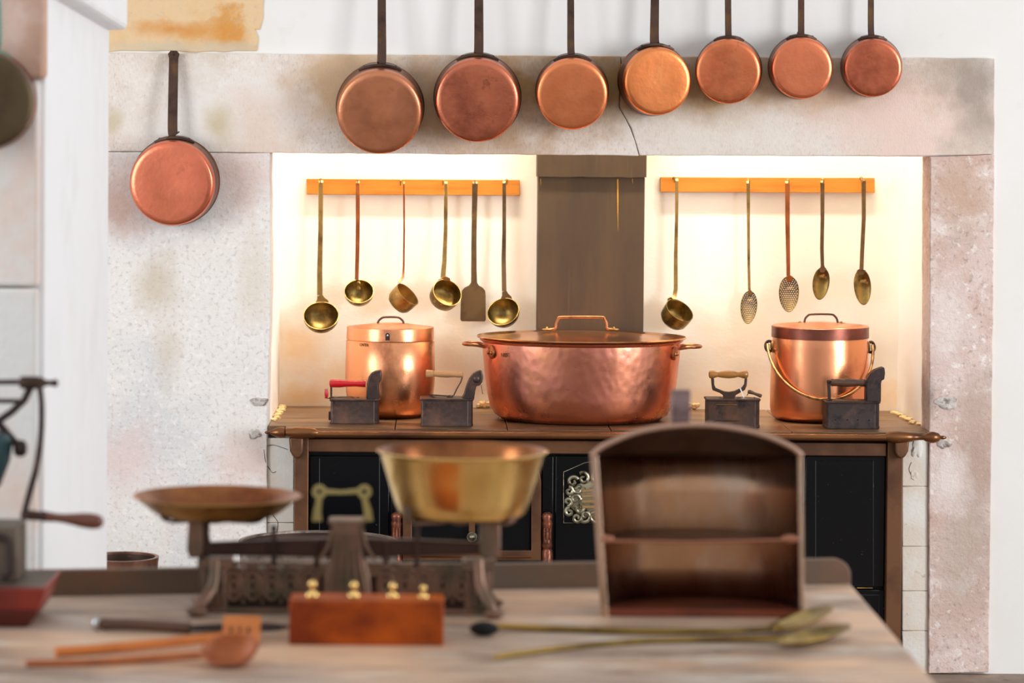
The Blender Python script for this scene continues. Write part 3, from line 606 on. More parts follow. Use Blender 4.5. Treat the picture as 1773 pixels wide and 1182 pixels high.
pan('copper_saucepan', 'evenly toned copper pan, second from the end of the row', (1388.7, 119), 52.8, (1384.5, 116), 55.5, cF, (11.5, 10, (1387, 58), (1386, -150)), 28, G)
pan('copper_saucepan', 'dark red streaky copper pan, smallest at the right end', (1511.3, 118.4), 50, (1507.5, 115), 53, cG, (11, 9.5, (1508, 57), (1506, -150)), 28, G)
pan('copper_saucepan', 'copper pan hanging alone on the left wall beside the white pier', (297.2, 318), 73.4, (305, 313), 77, cH, (17, 16, (299, 226), (301, 88)), 27, None)

# ================================================================== RACKS AND UTENSILS
YR = 9.738
def rack(x0, x1, y0, y1, dy, label):
    a = P(x0, y0, YR); b = P(x1, y0 + dy, YR); c = P(x1, y1 + dy, YR); d = P(x0, y1, YR)
    t = thing('utensil_rack', label, 'rack', ((a.x + b.x) / 2, YR, d.z))
    mb = MB(); mb.prism([a, b, c, d], (0, YB - YR - 0.0005, 0)); mb.build('rail_board', M['rack'], t, bevel=0.0015); return t
rl = rack(530.5, 900, 309.5, 336.5, 2, 'honey-coloured wooden rack left of the flue with six utensils')
rr_ = rack(1143.5, 1514.5, 306.5, 332.5, 1.5, 'honey-coloured wooden rack right of the flue with five utensils')
YU = 9.708
def hook(px, py, rk):
    c = P(px, py, YR); s = S(YR); mb = MB()
    mb.tube(smoothpath([c + Vector((0, 0.004, 4 * s)), c + Vector((0, -0.012, 3 * s)), c + Vector((0, -0.026, -3 * s)), c + Vector((0, -0.034, -1 * s)), c + Vector((0, -0.037, 5 * s))], 4), 0.0018, 6)
    mb.lathe([(0.005, 0), (0.005, -0.002), (0.002, -0.004)], c + Vector((0, 0, 4 * s)), (0, 1, 0), 10)
    lab(mb.build('hook', M['brass_old'], rk), 'small brass hook')
def handle_strap(mb, pts, ws, Yend, thick=0.0032):
    """pts: pixel points top -> bottom, the last one at depth Yend"""
    n = len(pts); path = []
    top = P(pts[0][0], pts[0][1], YU)
    s = S(YU)
    path += [top + Vector((0, 0.012, -10 * s)), top + Vector((0, 0.010, -2 * s)), top + Vector((0, 0.004, 3 * s))]; W = [ws[0] * s * .6, ws[0] * s * .9, ws[0] * s]
    for i, (x, y) in enumerate(pts):
        t = i / (n - 1); Y = lerp(YU, Yend, t ** 3); path.append(P(x, y, Y)); W.append(ws[i] * S(Y))
    mb.strap(path, W, thick)
def ladle(label, c, r, ratio, phi, depth, pts, ws, hm, bm, rk, hook_dx=0, straight=False, Yc=9.665, group=None, name='ladle', neck=True):
    s = S(Yc); R = r * s; C = P(c[0], c[1], Yc)
    sa = math.sqrt(1 - ratio ** 2)
    nrm = Vector((sa * math.sin(phi), -ratio, sa * math.cos(phi)))
    u = Vector((0, 0, 1)) - nrm * nrm.z; u.normalize()
    pdir = u
    # keep the bowl clear of the wall
    back = max((C + u * R).y, C.y + R * math.sqrt(sa ** 2 + (depth * ratio) ** 2) * 0.96)
    if back > YB - 0.008: C.y -= back - (YB - 0.008)
    t = thing(name, label, 'ladle', (C.x, C.y, C.z - R), group)
    mb = MB()
    if straight: prof = [(R, 0), (R * 0.98, -R * depth * 0.45), (R * 0.93, -R * depth * 0.75), (R * 0.78, -R * depth * 0.93), (R * 0.5, -R * depth), (0.0004, -R * depth * 1.02)]
    else: prof = [(R * math.cos(a), -R * depth * math.sin(a)) for a in [k * PI / 2 / 12 for k in range(12)]] + [(0.0004, -R * depth)]
    inner = [(max(0.0004, rr * 0.965 - 0.0003), tt * 0.955) for rr, tt in prof]
    mb.lathe(list(reversed(prof)), C, nrm, 40, cap1=False, cap0=True)
    mb2 = MB(); mb2.lathe(list(reversed(prof)) + inner, C, nrm, 44)
    mb2.build('bowl', bm, t, angle=50)
    att = C + u * R * 1.0
    hb = MB()
    p_end = pts[-1]; handle_strap(hb, pts, ws, att.y - 0.0005)
    # spade-shaped join on to the rim
    if neck:
        e = P(p_end[0], p_end[1], att.y - 0.0005)
        hb.strap([e, e.lerp(att, .5), att, att - u * R * 0.07 - nrm * R * depth * 0.06], [ws[-1] * s, ws[-1] * s * 1.4, ws[-1] * s * 2.4, ws[-1] * s * 2.6], [0.003, 0.003, 0.002, 0.0012])
    hb.build('handle', hm, t, angle=35)
    hook(pts[0][0] + hook_dx, pts[0][1] - 1, rk)
    return t
ladle('large round ladle at the left end of the left rack', (556, 546), 31, 0.74, 0, 1.0, [(555.5, 316), (555, 400), (553.5, 470), (553.8, 511)], [8, 8, 9, 9.5], M['brass_old'], M['brass_bowl'], rl)
t = ladle('small ladle with reddish handle, second on the left rack', (621.5, 504), 25.8, 0.76, 0, 1.08, [(619.5, 317), (619.5, 380), (619, 430), (617.5, 484)], [7, 7, 7, 6.5], M['rust_handle'], M['brass_bowl'], rl, neck=False)
for yy in (490, 499):
    mb = MB(); mb.lathe([(0.006, 0), (0.0055, -0.0025), (0.003, -0.004), (0.0004, -0.0042)], P(621, yy, 9.672 + (496 - yy) * 0.0004) , (0, 1, 0), 12); mb.build('rivet', M['brass_bowl'], t)
ladle('straight-sided measuring ladle seen from the side on the left rack', (706, 509), 24.5, 0.34, 0.78, 1.25, [(699.5, 318), (699.8, 400), (699, 460), (698, 479), (691, 489)], [3.2, 3.0, 3.4, 3.6, 5], M['rust_handle'], M['brass_old'], rl, hook_dx=-6, straight=True, neck=False)
ladle('tilted ladle hanging just left of the spatula', (774.5, 506), 26.5, 0.76, 0.6, 1.1, [(772, 318), (771.5, 400), (769.5, 450), (767, 481)], [6, 6.5, 7.5, 9], M['brass_old'], M['brass_bowl'], rl, hook_dx=-5, straight=True)
ladle('round ladle at the right end of the left rack next to the spatula', (871, 539), 28.5, 0.76, -0.4, 1.0, [(873, 317), (873, 400), (872, 450), (873, 504)], [6, 6.5, 7.5, 8], M['brass_dark'], M['brass_bowl'], rl, hook_dx=4)
ladle('round ladle hanging on the right rack beside the flue', (1177, 537), 26.5, 0.55, 0.55, 1.15, [(1172, 313), (1171.5, 380), (1170, 440), (1170, 500), (1168, 512), (1165, 517)], [5.5, 5.5, 6.5, 7, 7, 7], M['brass_old'], M['brass_bowl'], rr_, hook_dx=-5, straight=True)
# spatula
t = thing('spatula', 'flat brown square-bladed spatula on the left rack', 'spatula', P(820, 557, YU))
outl = [(816, 470), (825.5, 470), (826, 489), (829, 494), (836, 498), (840, 503), (841, 512), (841, 554), (839, 556.5), (799, 556), (797, 553), (798, 512), (800, 503), (804, 498), (812, 494), (815.5, 489)]
mb = MB(); mb.prism([P(x, y, YU) for x, y in outl], (0, 0.003, 0)); mb.build('blade', M['brass_dark'], t, bevel=0.0008)
mb = MB(); handle_strap(mb, [(822.5, 318), (821.5, 360), (820.5, 420), (820.5, 475)], [10, 9, 9, 9.6], YU + 0.001, 0.003); mb.build('handle', M['brass_dark'], t)
hook(822, 317, rl)
# spoons
def grid_spoon(C, W, L, depth, tip, tilt, perf, m, t, nu=14, nv=26, thick=0.0012):
    """oval spoon bowl facing the viewer, concave, long axis vertical, tilt in the wall plane"""
    me_v = []; idx = {}; faces = []
    ct, st = math.cos(tilt), math.sin(tilt)
    for j in range(nv + 1):
        for i in range(nu + 1):
            a = -1 + 2 * i / nu; b = -1 + 2 * j / nv
            x = a * math.sqrt(1 - b * b / 2); z = b * math.sqrt(1 - a * a / 2)
            rr = min(1, x * x + z * z)
            wx = x * W / 2 * (1 + tip * z); wz = z * L / 2
            me_v.append(C + Vector((wx * ct - wz * st, depth * (1 - rr) , wx * st + wz * ct)))
    for j in range(nv):
        for i in range(nu):
            if perf and 1 <= i < nu - 1 and 1 <= j < nv - 1 and j % 2 == 1 and (i + (j // 2)) % 2 == 0: continue
            b = j * (nu + 1) + i; faces.append((b, b + 1, b + nu + 2, b + nu + 1))
    mb = MB(); mb.add(me_v, faces); o = mb.build('bowl', m, t, angle=60)
    sd = o.modifiers.new('thickness', 'SOLIDIFY'); sd.thickness = thick; sd.offset = 1
    return o
def spoon(label, c, w, l, tip, tilt, pts, ws, hm, bm, perf, rk, hook_dx=0, name='spoon'):
    C = P(c[0], c[1], YU); s = S(YU)
    t = thing(name, label, 'spoon', (C.x, C.y, C.z - l * s / 2))
    grid_spoon(C, w * s, l * s, 0.010, tip, tilt, perf, bm, t, 18 if perf else 12, 34 if perf else 20)
    mb = MB(); top = C + Vector((-math.sin(tilt) * l * s * .47, -0.0005, math.cos(tilt) * l * s * .47))
    handle_strap(mb, pts, ws, YU - 0.0005, 0.0032)
    e = P(pts[-1][0], pts[-1][1], YU - 0.0005)
    mb.strap([e, e.lerp(top, .6), top, top.lerp(C, .25)], [ws[-1] * s, ws[-1] * s * 1.3, ws[-1] * s * 2.2, ws[-1] * s * 1.0], [0.0032, 0.0028, 0.002, 0.001])
    mb.build('handle', hm, t, angle=35); hook(pts[0][0] + hook_dx, pts[0][1] - 1, rk); return t
spoon('narrow perforated spoon second on the right rack', (1296.5, 532), 28, 57, 0.10, -0.06, [(1295.5, 317), (1296, 400), (1296.5, 460), (1297.5, 502)], [6, 5, 4.6, 4.6], M['brass_old'], M['brass_bowl'], True, rr_)
spoon('perforated spoon with reddish copper handle on the right rack', (1366, 509), 34, 62, 0.12, 0.0, [(1363.5, 317), (1363.5, 380), (1364.5, 440), (1365, 478)], [8, 8, 7, 6.5], M['rust_handle'], M['brass_bowl'], True, rr_)
spoon('solid spoon second from the right end of the right rack', (1421.5, 491), 28.5, 56, 0.10, -0.10, [(1424, 316), (1424, 380), (1423, 430), (1424, 459)], [7, 6.5, 6.5, 6], M['brass_dark'], M['brass_bowl'], False, rr_)
spoon('solid spoon at the right end of the right rack, bowl tilted', (1493.5, 497), 29, 62, 0.10, 0.10, [(1495.5, 313), (1495.5, 380), (1493, 430), (1491.5, 467)], [7.5, 7, 7, 7], M['brass_dark'], M['brass_bowl'], False, rr_, hook_dx=-5)

# ================================================================== POTS ON THE STOVE
cPA = mat('satin_copper_can', srgb(244, 168, 124), 0.3, 1.0, [(srgb(240, 166, 116), 5, 0.42, 0.6, (2, 2, 0.5)), (srgb(170, 96, 70), 7, 0.56, 0.7, (1.5, 1.5, 0.8), 0.7), (srgb(120, 70, 54), 44, 0.70, 0.78, (1, 1, 1), 0.7)], bump=[(0.3, 0.003, 10, (1, 1, .6)), (0.2, 0.001, 60)], rough_var=(6, 0.22, 0.4))
cPB = mat('hammered_copper', srgb(234, 156, 124), 0.3, 1.0, [(srgb(222, 144, 124), 6, 0.42, 0.6), (srgb(232, 160, 120), 10, 0.55, 0.7), (srgb(150, 96, 92), 7, 0.54, 0.68, (1, 1, 1), .7), (srgb(112, 70, 66), 60, 0.66, 0.74, (1, 1, 1), 0.8)], bump=[(0.30, 0.003, 42, (1, 1, 0.8), 'hammer'), (0.25, 0.003, 9)], rough_var=(9, 0.24, 0.4))
cPC = mat('smooth_copper_pot', srgb(242, 160, 122), 0.32, 1.0, [(srgb(234, 160, 112), 4, 0.42, 0.6), (srgb(190, 112, 82), 6, 0.55, 0.7, (1, 1, 1), 0.7), (srgb(120, 70, 60), 50, 0.72, 0.78, (1, 1, 1), 0.7)], bump=[(0.2, 0.003, 9), (0.1, 0.001, 60)], rough_var=(6, 0.24, 0.38))
cDkRim = mat('brown_copper_band', srgb(150, 92, 78), 0.34, 1.0, [(srgb(110, 66, 58), 8, 0.45, 0.65)])
cHdl = mat('worn_copper_rod', srgb(188, 124, 84), 0.34, 1.0, [(srgb(120, 82, 60), 20, 0.45, 0.65)])
def strap_handle(x0, x1, ytop, yfoot, xf0, xf1, Yc, r_px, m, par, feet=True, skew=0):
    s = S(Yc); mb = MB()
    p = [P(xf0, yfoot, Yc), P(x0 - 1, yfoot - 1, Yc), P(x0 + 1, (ytop + yfoot) / 2, Yc), P(x0 + 5, ytop + 3, Yc), P(x0 + 12, ytop, Yc), P(x1 - 12, ytop, Yc), P(x1 - 5, ytop + 3, Yc), P(x1 - 1, (ytop + yfoot) / 2, Yc), P(x1 + 1, yfoot - 1, Yc), P(xf1, yfoot, Yc)]
    mb.tube(smoothpath(p, 4), r_px * s, 10)
    h = mb.build('lid_handle', m, par)
    for x in (xf0, xf1):
        mb = MB(); c = P(x, yfoot, Yc)
        mb.ball(c + Vector((0, 0, 0)), 9 * s, 14, (1.0, 0.7, 0.22)); mb.ball(c + Vector((0, 0, 2 * s)), 2.6 * s, 10, (1, 1, 1)); mb.build('handle_foot', M['brass_old'], h)
    return h
# --- pot A: tall lidded can
Yf = Pz(675, 726, ZT).y; Rb_ = 64 * S(9.3); YA = Yf + Rb_; s = S(YA); cA_ = P(675, 700, YA); 
A = thing('lidded_copper_can', 'tall lidded copper can with keyhole slot, behind the red-handled iron', 'pot', (cA_.x, YA, ZT))
zz = lambda py, Y, x=675: P(x, py, Y).z
mb = MB(); prof = [(0.001, ZT), (52 * s, ZT), (60 * s, ZT + 0.004), (67 * s, ZT + 0.016), (72 * s, ZT + 0.035), (76 * s, zz(680, YA)), (78 * s, zz(655, YA)), (78 * s, zz(640, YA)), (76.5 * s, zz(590, YA)), (74.3 * s, zz(588, YA)), (74.3 * s, zz(570, YA)), (0.001, zz(570, YA))]
mb.lathe(prof, (cA_.x, YA, 0), (0, 0, 1), 96); mb.build('pot_body', cPA, A, angle=50)
mb = MB(); zl0 = zz(586.5, YA); zl1 = zz(567, YA)
mb.lathe([(75.2 * s, zl0), (76 * s, zl0 - 0.0), (75.4 * s, zl1), (75 * s, zl1 + 0.0025), (73 * s, zl1 + 0.002), (60 * s, zl1 + 0.006), (30 * s, zl1 + 0.013), (0.001, zl1 + 0.015)], (cA_.x, YA, 0), (0, 0, 1), 96)
lid = mb.build('lid', cPA, A, angle=40)
strap_handle(654, 699, 549, 564, 648, 706, YA, 1.9, M['handle_iron'], lid)
mb = MB(); Yk = YA - 76.2 * s
c = [(667.3, 589), (667.3, 580), (668, 577.5), (671, 576), (674, 577.5), (674.8, 580), (674.8, 589)]
mb.prism([P(x, y, Yk - 0.0012) for x, y in c], (0, 0.004, 0)); lab(mb.build('keyhole_slot', M['iron_black'], lid), 'dark keyhole slot in the lid band')
mb = MB(); mb.ball(P(671, 581, Yk - 0.002), 0.0035, 10, (1, .5, 1)); lab(mb.build('lock_pin', M['steel'], lid), 'small steel pin in the slot')
def letters(txt, px, py, hpx, Y, par, m, name='stamped_mark', rotz=0):
    cu = bpy.data.curves.new(name, 'FONT'); cu.body = txt; cu.size = hpx * 1.4 * S(Y); cu.extrude = 0.0004; cu.align_x = 'CENTER'
    o = bpy.data.objects.new(name, cu); me = None
    COL.objects.link(o); bpy.context.view_layer.update()
    me = bpy.data.meshes.new_from_object(o); COL.objects.unlink(o); bpy.data.objects.remove(o)
    o = bpy.data.objects.new(name, me); COL.objects.link(o); me.materials.append(m)
    o.parent = par; o.location = P(px, py, Y) - ORG[par.name]; o.rotation_euler = (PI / 2, 0, rotz); ORG[o.name] = ORG[par.name]
    return o
bodyA = [o for o in A.children if o.name.startswith('pot_body')][0]
letters('CNTA', 630, 599, 5, YA - math.sqrt(76.6 ** 2 - 45 ** 2) * s - 0.0022, bodyA, M['handle_iron'], rotz=-0.62)
# --- pot B: wide hammered stew pot
Yf = Pz(1006, 737.5, ZT).y; sB = S(9.3); EY = 0.84
YBc = Yf + 143 * sB * EY; s = S(YBc); cB_ = P(1006, 660, YBc)
B = thing('hammered_stewpot', 'very wide hammered copper stewpot with lid, in the middle of the range', 'pot', (cB_.x, YBc, ZT))
zq = lambda py: P(1006, py, YBc).z
prof = [(0.001, ZT), (120 * s, ZT), (138 * s, ZT + 0.004), (150 * s, ZT + 0.018), (158 * s, ZT + 0.045), (163 * s, zq(680)), (167 * s, zq(650)), (170.5 * s, zq(615)), (171.5 * s, zq(600)), (171.5 * s, zq(592)), (175 * s, zq(590)), (176.5 * s, zq(588)), (175 * s, zq(586)), (168 * s, zq(586)), (166 * s, zq(640)), (0.001, ZT + 0.02)]
mb = MB(); mb.lathe(prof, (cB_.x, YBc, 0), (0, 0, 1), 128, 1, EY); bodyB = mb.build('pot_body', cPB, B, angle=45)
zl = zq(584.5)
prof = [(166 * s, zl - 0.002), (180.5 * s, zl), (182 * s, zl + 0.003), (180.5 * s, zl + 0.006), (174 * s, zl + 0.004), (168 * s, zl + 0.001), (150 * s, zl + 0.003), (110 * s, zl + 0.010), (60 * s, zl + 0.017), (0.001, zl + 0.019)]
mb = MB(); mb.lathe(prof, (cB_.x, YBc, 0), (0, 0, 1), 128, 1, EY); cLid = mat('lid_copper', srgb(222, 160, 108), 0.22, 1.0, [(srgb(176, 112, 70), 4, 0.45, 0.65), (srgb(110, 74, 54), 14, 0.66, 0.76)], bump=[(0.3, 0.003, 8)])
lidB = mb.build('lid', cLid, B, angle=45)
strap_handle(962, 1051, 549, 570, 947, 1063, YBc, 2.4, cHdl, lidB)
for sg, xc, yh in ((-1, 836, 595), (1, 1178, 599)):
    mb = MB(); x_in = 838 if sg < 0 else 1172; x_out = 802 if sg < 0 else 1214
    ring = []
    for i in range(24):
        a = lerp(-PI / 2, PI / 2, i / 23); ring.append((a))
    base = P(x_in, yh, YBc); tipx = P(x_out, yh - 1, YBc).x
    lx = abs(tipx - base.x)
    pts = [base + Vector((0, -0.045, -0.006)), base + Vector((sg * lx * .25, -0.048, -0.002))]
    for i in range(13):
        a = lerp(-PI / 2, PI / 2, i / 12); pts.append(base + Vector((sg * (lx * 0.5 + lx * 0.48 * math.cos(a)), 0.046 * math.sin(a), 0)))
    pts += [base + Vector((sg * lx * .25, 0.048, -0.002)), base + Vector((0, 0.045, -0.006))]
    mb.tube(smoothpath(pts, 2), 3.0 * s, 10); hb = mb.build('loop_handle', cHdl, B)
    lx_ = 843 if sg < 0 else 1166
    c = P(lx_, 607, YBc - 0.14 * (1 if sg < 0 else 1)); dirn = Vector((sg * -0.0, -1, 0))
    # lug plate follows the pot wall in front of the handle
    aa = math.radians(24); cc = Vector((cB_.x + sg * 172.5 * s * math.cos(aa), YBc - 172.5 * s * EY * math.sin(aa), zq(606)))
    nrm = Vector((sg * math.cos(aa), -math.sin(aa), 0)).normalized()
    mb = MB(); mb.lathe([(12 * s, -0.004), (12 * s, 0.001), (10 * s, 0.003), (0.001, 0.0036)], cc, nrm, 20); lug = mb.build('handle_lug', cHdl, B)
    tv = nrm.cross(Vector((0, 0, 1)))
    for q in (-5.5, 5.5):
        mb = MB(); mb.ball(cc + nrm * 0.004 + tv * q * s + Vector((0, 0, -1.5 * s)), 3.4 * s, 10); mb.build('rivet', cHdl, lug)
letters('NID', 873, 618, 7, YBc - math.sqrt(172.0 ** 2 - 136 ** 2) * s * EY - 0.006, bodyB, M['handle_iron'], rotz=-0.85)
# --- pot C: bucket with bail
Yf = Pz(1418, 733, ZT).y; YC = Yf + 72 * S(9.3); s = S(YC); cC_ = P(1419, 660, YC)
Cc = thing('lidded_copper_bucket', 'lidded copper bucket with hanging bail handle, right end of the range', 'pot', (cC_.x, YC, ZT))
zq = lambda py: P(1419, py, YC).z
prof = [(0.001, ZT), (68 * s, ZT), (76 * s, ZT + 0.004), (83 * s, ZT + 0.018), (85.5 * s, ZT + 0.04), (85 * s, zq(660)), (83 * s, zq(600)), (82 * s, zq(585)), (81, zq(585))][:-1] + [(79 * s, zq(575)), (0.001, zq(575))]
mb = MB(); mb.lathe(prof, (cC_.x, YC, 0), (0, 0, 1), 96); mb.build('pot_body', cPC, Cc, angle=50)
zl0, zl1 = zq(583.5), zq(565)
mb = MB(); mb.lathe([(82.5 * s, zl0), (84.2 * s, zl0), (84.2 * s, zl1), (83 * s, zl1 + 0.002)], (cC_.x, YC, 0), (0, 0, 1), 96, cap0=False, cap1=False)
mb.add([], []); lb = mb.build('lid_band', cDkRim, Cc, angle=45); lab(lb, 'dark brown copper band of the lid')
mb = MB(); mb.lathe([(82 * s, zl1 - 0.004), (83.6 * s, zl1), (83.4 * s, zl1 + 0.003), (81 * s, zl1 + 0.0045), (60 * s, zl1 + 0.008), (30 * s, zl1 + 0.012), (0.001, zl1 + 0.013)], (cC_.x, YC, 0), (0, 0, 1), 96)
lidC = mb.build('lid', cPC, Cc, angle=45)
strap_handle(1393, 1450, 544, 560, 1385, 1456, YC, 1.9, M['handle_iron'], lidC)
z0 = zq(600)
for sg in (-1, 1):
    mb = MB(); c = Vector((cC_.x + sg * 88 * s, YC, z0 - 0.0))
    mb.tube([c + Vector((sg * 6.5 * s * math.cos(a), 0.003 * math.sin(a * 2), 9 * s * math.sin(a))) for a in [2 * PI * i / 18 for i in range(18)]], 2.6 * s, 8, closed=True)
    mb.build('bail_ring', M['handle_iron'], Cc)
    mb = MB(); mb.ball(Vector((cC_.x + sg * 83 * s, YC - 0.004, z0)), 8 * s, 14, (.5, 1, 1.3)); mb.build('bail_lug', M['brass_old'], Cc)
path = []
zdrop = z0 - P(1440, 692, YC - 91 * s).z
for i in range(41):
    a = PI * i / 40
    path.append(Vector((cC_.x - 91 * s * math.cos(a), YC - 91 * s * math.sin(a), z0 + 0.006 - (zdrop + 0.006) * (math.sin(a) ** 0.95 if 0 < i < 40 else 0))))
mb = MB(); mb.tube(path, 2.7 * s, 10); mb.build('bail_handle', mat('twisted_brass_rod', srgb(176, 132, 84), 0.38, .9, [(srgb(110, 80, 56), 30, 0.45, 0.62)], bump=[(.4, .001, 120)]), Cc)

# ================================================================== FLAT IRONS
def iron(label, body, mbody, base_y, toe=1, holes=(), taper=0):
    x0, x1, y0, y1 = body
    Yfr = Pz((x0 + x1) / 2, base_y, ZT).y; wd = 0.105; Yc = Yfr + wd / 2
    t = thing('box_iron', label, 'iron', (P((x0 + x1) / 2, base_y, Yc).x, Yc, ZT))
    xa = P(x0, y1, Yfr + .02).x; xb = P(x1, y1, Yc).x; L = xb - xa
    zt_ = P((x0 + x1) / 2, y0, Yfr).z
    plan = [(0, -.47), (0.0, .47), (0.03, .5), (0.4, .5), (0.8, .46), (0.94, .30), (1.0, 0.0), (1.0, -.2), (0.97, -.40), (0.9, -.49), (0.4, -.5), (0.03, -.5)]
    ring = lambda z, k=1.0: [Vector((xa + L * 0.5 + (u - 0.5) * L * k, Yc + v * wd * k, z)) for u, v in plan]
    mb = MB(); mb.loft([ring(ZT), ring(ZT + 0.006, 1.0), ring(ZT + 0.008, .985), ring(zt_ - 0.003, .985)])
    mb.build('iron_body', mbody, t, angle=30, bevel=0.0015)
    mb = MB(); mb.loft([ring(zt_ - 0.003, 1.02), ring(zt_ + 0.001, 1.03), ring(zt_ + 0.003, 1.0)]); ld = mb.build('iron_lid', mbody, t, angle=30)
    if holes:
        for hx, hy in holes:
            mb = MB()
            u = (P(hx, hy, Yfr).x - xa) / L
            v = -.5 if u < .4 else lerp(-.5, -.49, (u - .4) / .5)
            mb.lathe([(0.0022, -0.003), (0.0022, 0.0007), (0.0003, 0.0008)], Vector((P(hx, hy, Yfr).x, Yc + v * wd * .985, P(hx, hy, Yfr).z)), (0.1, -1, 0), 10); mb.build('vent_hole', M['black'], t)
    return t, Yc, zt_, xa, xb, ld
def turned(pts, Yc, m, par, name='grip', seg=20):
    """pts: list of (px, py centre, radius px)"""
    s = S(Yc); a = P(pts[0][0], pts[0][1], Yc); b = P(pts[-1][0], pts[-1][1], Yc); ax = (b - a)
    prof = [((r * s), (x - pts[0][0]) / (pts[-1][0] - pts[0][0]) * ax.length) for x, y, r in pts]
    mb = MB(); mb.lathe(prof, a, ax.normalized(), seg); return mb.build(name, m, par, angle=60)
# red-handled iron
t, Yc, zt_, xa, xb, ld = iron('box iron with bright red handle and chimney spout, leftmost on the range', (572, 657, 693, 734), M['iron_grey'], 734)
turned([(570, 663.5, 3), (571, 663.5, 6), (576, 663.5, 7), (588, 664, 7), (600, 663.5, 5.6), (615, 663, 5.0), (628, 663.5, 6), (633, 664, 6)], Yc, M['red_wood'], t)
mb = MB(); mb.strap([P(573.5, 666, Yc), P(573.5, 692, Yc)], 3.4 * S(Yc), 0.004); mb.ball(P(575, 689, Yc), 3 * S(Yc), 8, (2, 1, .8)); mb.build('handle_post', M['iron'], t)
def chimney(outl, Yc, w, m, t):
    mb = MB(); mb.prism([P(x, y, Yc - w / 2) for x, y in outl], (0, w, 0)); return mb.build('chimney_spout', m, t, bevel=0.006, angle=60)
chimney([(634, 692.5), (635, 665), (638, 653), (643, 646), (650, 642.5), (660, 641), (661, 650), (660, 659), (656.5, 662), (656, 672), (657.5, 692.5)], Yc, 0.042, M['iron_grey'], t)
turned([(564.7, 673, 2.5), (565, 674, 3.4), (565.2, 687, 3), (565.3, 688.5, 2)], Yc - .0, M['red_wood'], t, 'latch_knob')
mb = MB(); mb.tube(smoothpath([P(562, 688.5, Yc), P(572, 689.5, Yc), P(590, 687.5, Yc), P(607, 687, Yc), P(617, 690, Yc)], 4), 0.0012, 6); mb.ball(P(620, 690, Yc), 3 * S(Yc), 8, (1.2, 1, .9)); mb.build('latch_wire', M['iron'], t)
mb = MB(); mb.box(xa - 0.006, xa + 0.004, Yc - .02, Yc + .02, P(570, 726, Yc).z, P(570, 712, Yc).z); mb.build('damper', M['iron_black'], t)
# tan-handled iron with horse-head chimney
t, Yc, zt_, xa, xb, ld = iron('box iron with pale turned handle and curved dragon-like spout beside the stewpot', (728, 819, 692, 738.5), M['iron_grey'], 738.5)
turned([(737, 646.5, 2), (737.5, 646.5, 6.8), (749.5, 646.5, 6.6), (750.5, 647, 4.5), (753, 647, 4.6), (762, 647.5, 5.6), (774, 648, 6.0), (784, 648, 5), (789, 648, 4.6), (791, 648, 5.2), (801, 648.5, 5.0), (802, 648.5, 3)], Yc, M['tan_wood'], t)
chimney([(798, 691), (803, 683), (807, 669), (812, 656), (819, 647), (826, 643), (832, 641.5), (834.5, 643), (835.5, 656), (833, 665), (829, 668), (825, 668), (823, 676), (821, 691)], Yc, 0.042, M['iron_grey'], t)
mb = MB(); mb.ball(P(825, 656, Yc - .018), 7 * S(Yc), 12, (1, .6, 1.1)); mb.tube(smoothpath([P(833, 643, Yc - .02), P(835, 652, Yc - .022), P(833, 662, Yc - .02)], 3), 0.003, 8); mb.build('spout_cheek', M['iron_grey'], t)
mb = MB(); mb.tube(smoothpath([P(833, 666, Yc - .01), P(834.5, 676, Yc - .01), P(836, 682, Yc - .01)], 3), 0.0011, 6); mb.build('hanging_pin', M['iron'], t)
mb = MB(); mb.tube([P(801, 651, Yc), P(798, 661, Yc), P(791, 673, Yc), P(785.5, 684.5, Yc), P(780, 685.5, Yc), P(764, 684.5, Yc), P(743, 683, Yc)], 0.0019, 8); mb.ball(P(779, 687, Yc), 4.5 * S(Yc), 10, (1.2, 1, .8)); mb.strap([P(744, 684, Yc), P(755, 688.5, Yc), P(790, 689.5, Yc)], 0.012, 0.004, (0, 1, 0)); mb.build('handle_frame', M['iron'], t)
# golden-handled sleeve iron
t, Yc, zt_, xa, xb, ld = iron('squat iron with golden turned handle on a cast bracket, right of the stewpot', (1223.5, 1314, 693, 741), M['iron'], 741)
s = S(Yc)
turned([(1227, 648, 3), (1228.5, 648, 6.5), (1235, 648.5, 7.2), (1241, 649, 4.8), (1243.5, 649, 4.6), (1250, 649, 6), (1262, 649, 7.0), (1272, 649, 6), (1277, 648.5, 4.6), (1280, 648.5, 4.8), (1287, 648, 7), (1293, 648, 7), (1295.5, 648, 3.5)], Yc, M['gold_wood'], t)
bo = [(1231.5, 655), (1236.5, 655), (1237, 666), (1239.5, 671.5), (1254, 677.5), (1263, 678.5), (1272, 677), (1285, 671), (1289, 665), (1290, 655), (1294, 655), (1293, 667), (1290, 675), (1281, 680), (1274, 684), (1272, 689), (1283, 692.6), (1242, 692.6), (1253, 689), (1252, 684), (1246, 680), (1234, 675.5), (1232.5, 666)]
mb = MB(); mb.prism([P(x, y, Yc - .008) for x, y in bo], (0, 0.016, 0)); mb.build('cast_bracket', M['iron'], t, bevel=0.002)
for x_ in (1247, 1279):
    mb = MB(); mb.ball(P(x_, 691, Yc), 4.5 * s, 10, (1.1, 1, .8)); mb.build('bracket_scroll', M['iron'], t)
turned([(1295, 677, 2.5), (1298, 678, 3.8), (1302, 679, 3), (1306, 680.5, 2.4), (1312, 683, 2.8), (1317, 685, 3.4), (1318.6, 685.6, 2.4)], Yc, M['dark_wood'], t, 'latch_knob')
mb = MB(); mb.tube([P(1293, 685, Yc), P(1296.5, 679, Yc)], 0.0014, 6); mb.ball(P(1306.5, 690, Yc), 2.2 * s, 8, (1, 1, 1.4)); mb.build('latch_wire', M['iron'], t)
Yf_ = Yc - 0.0525
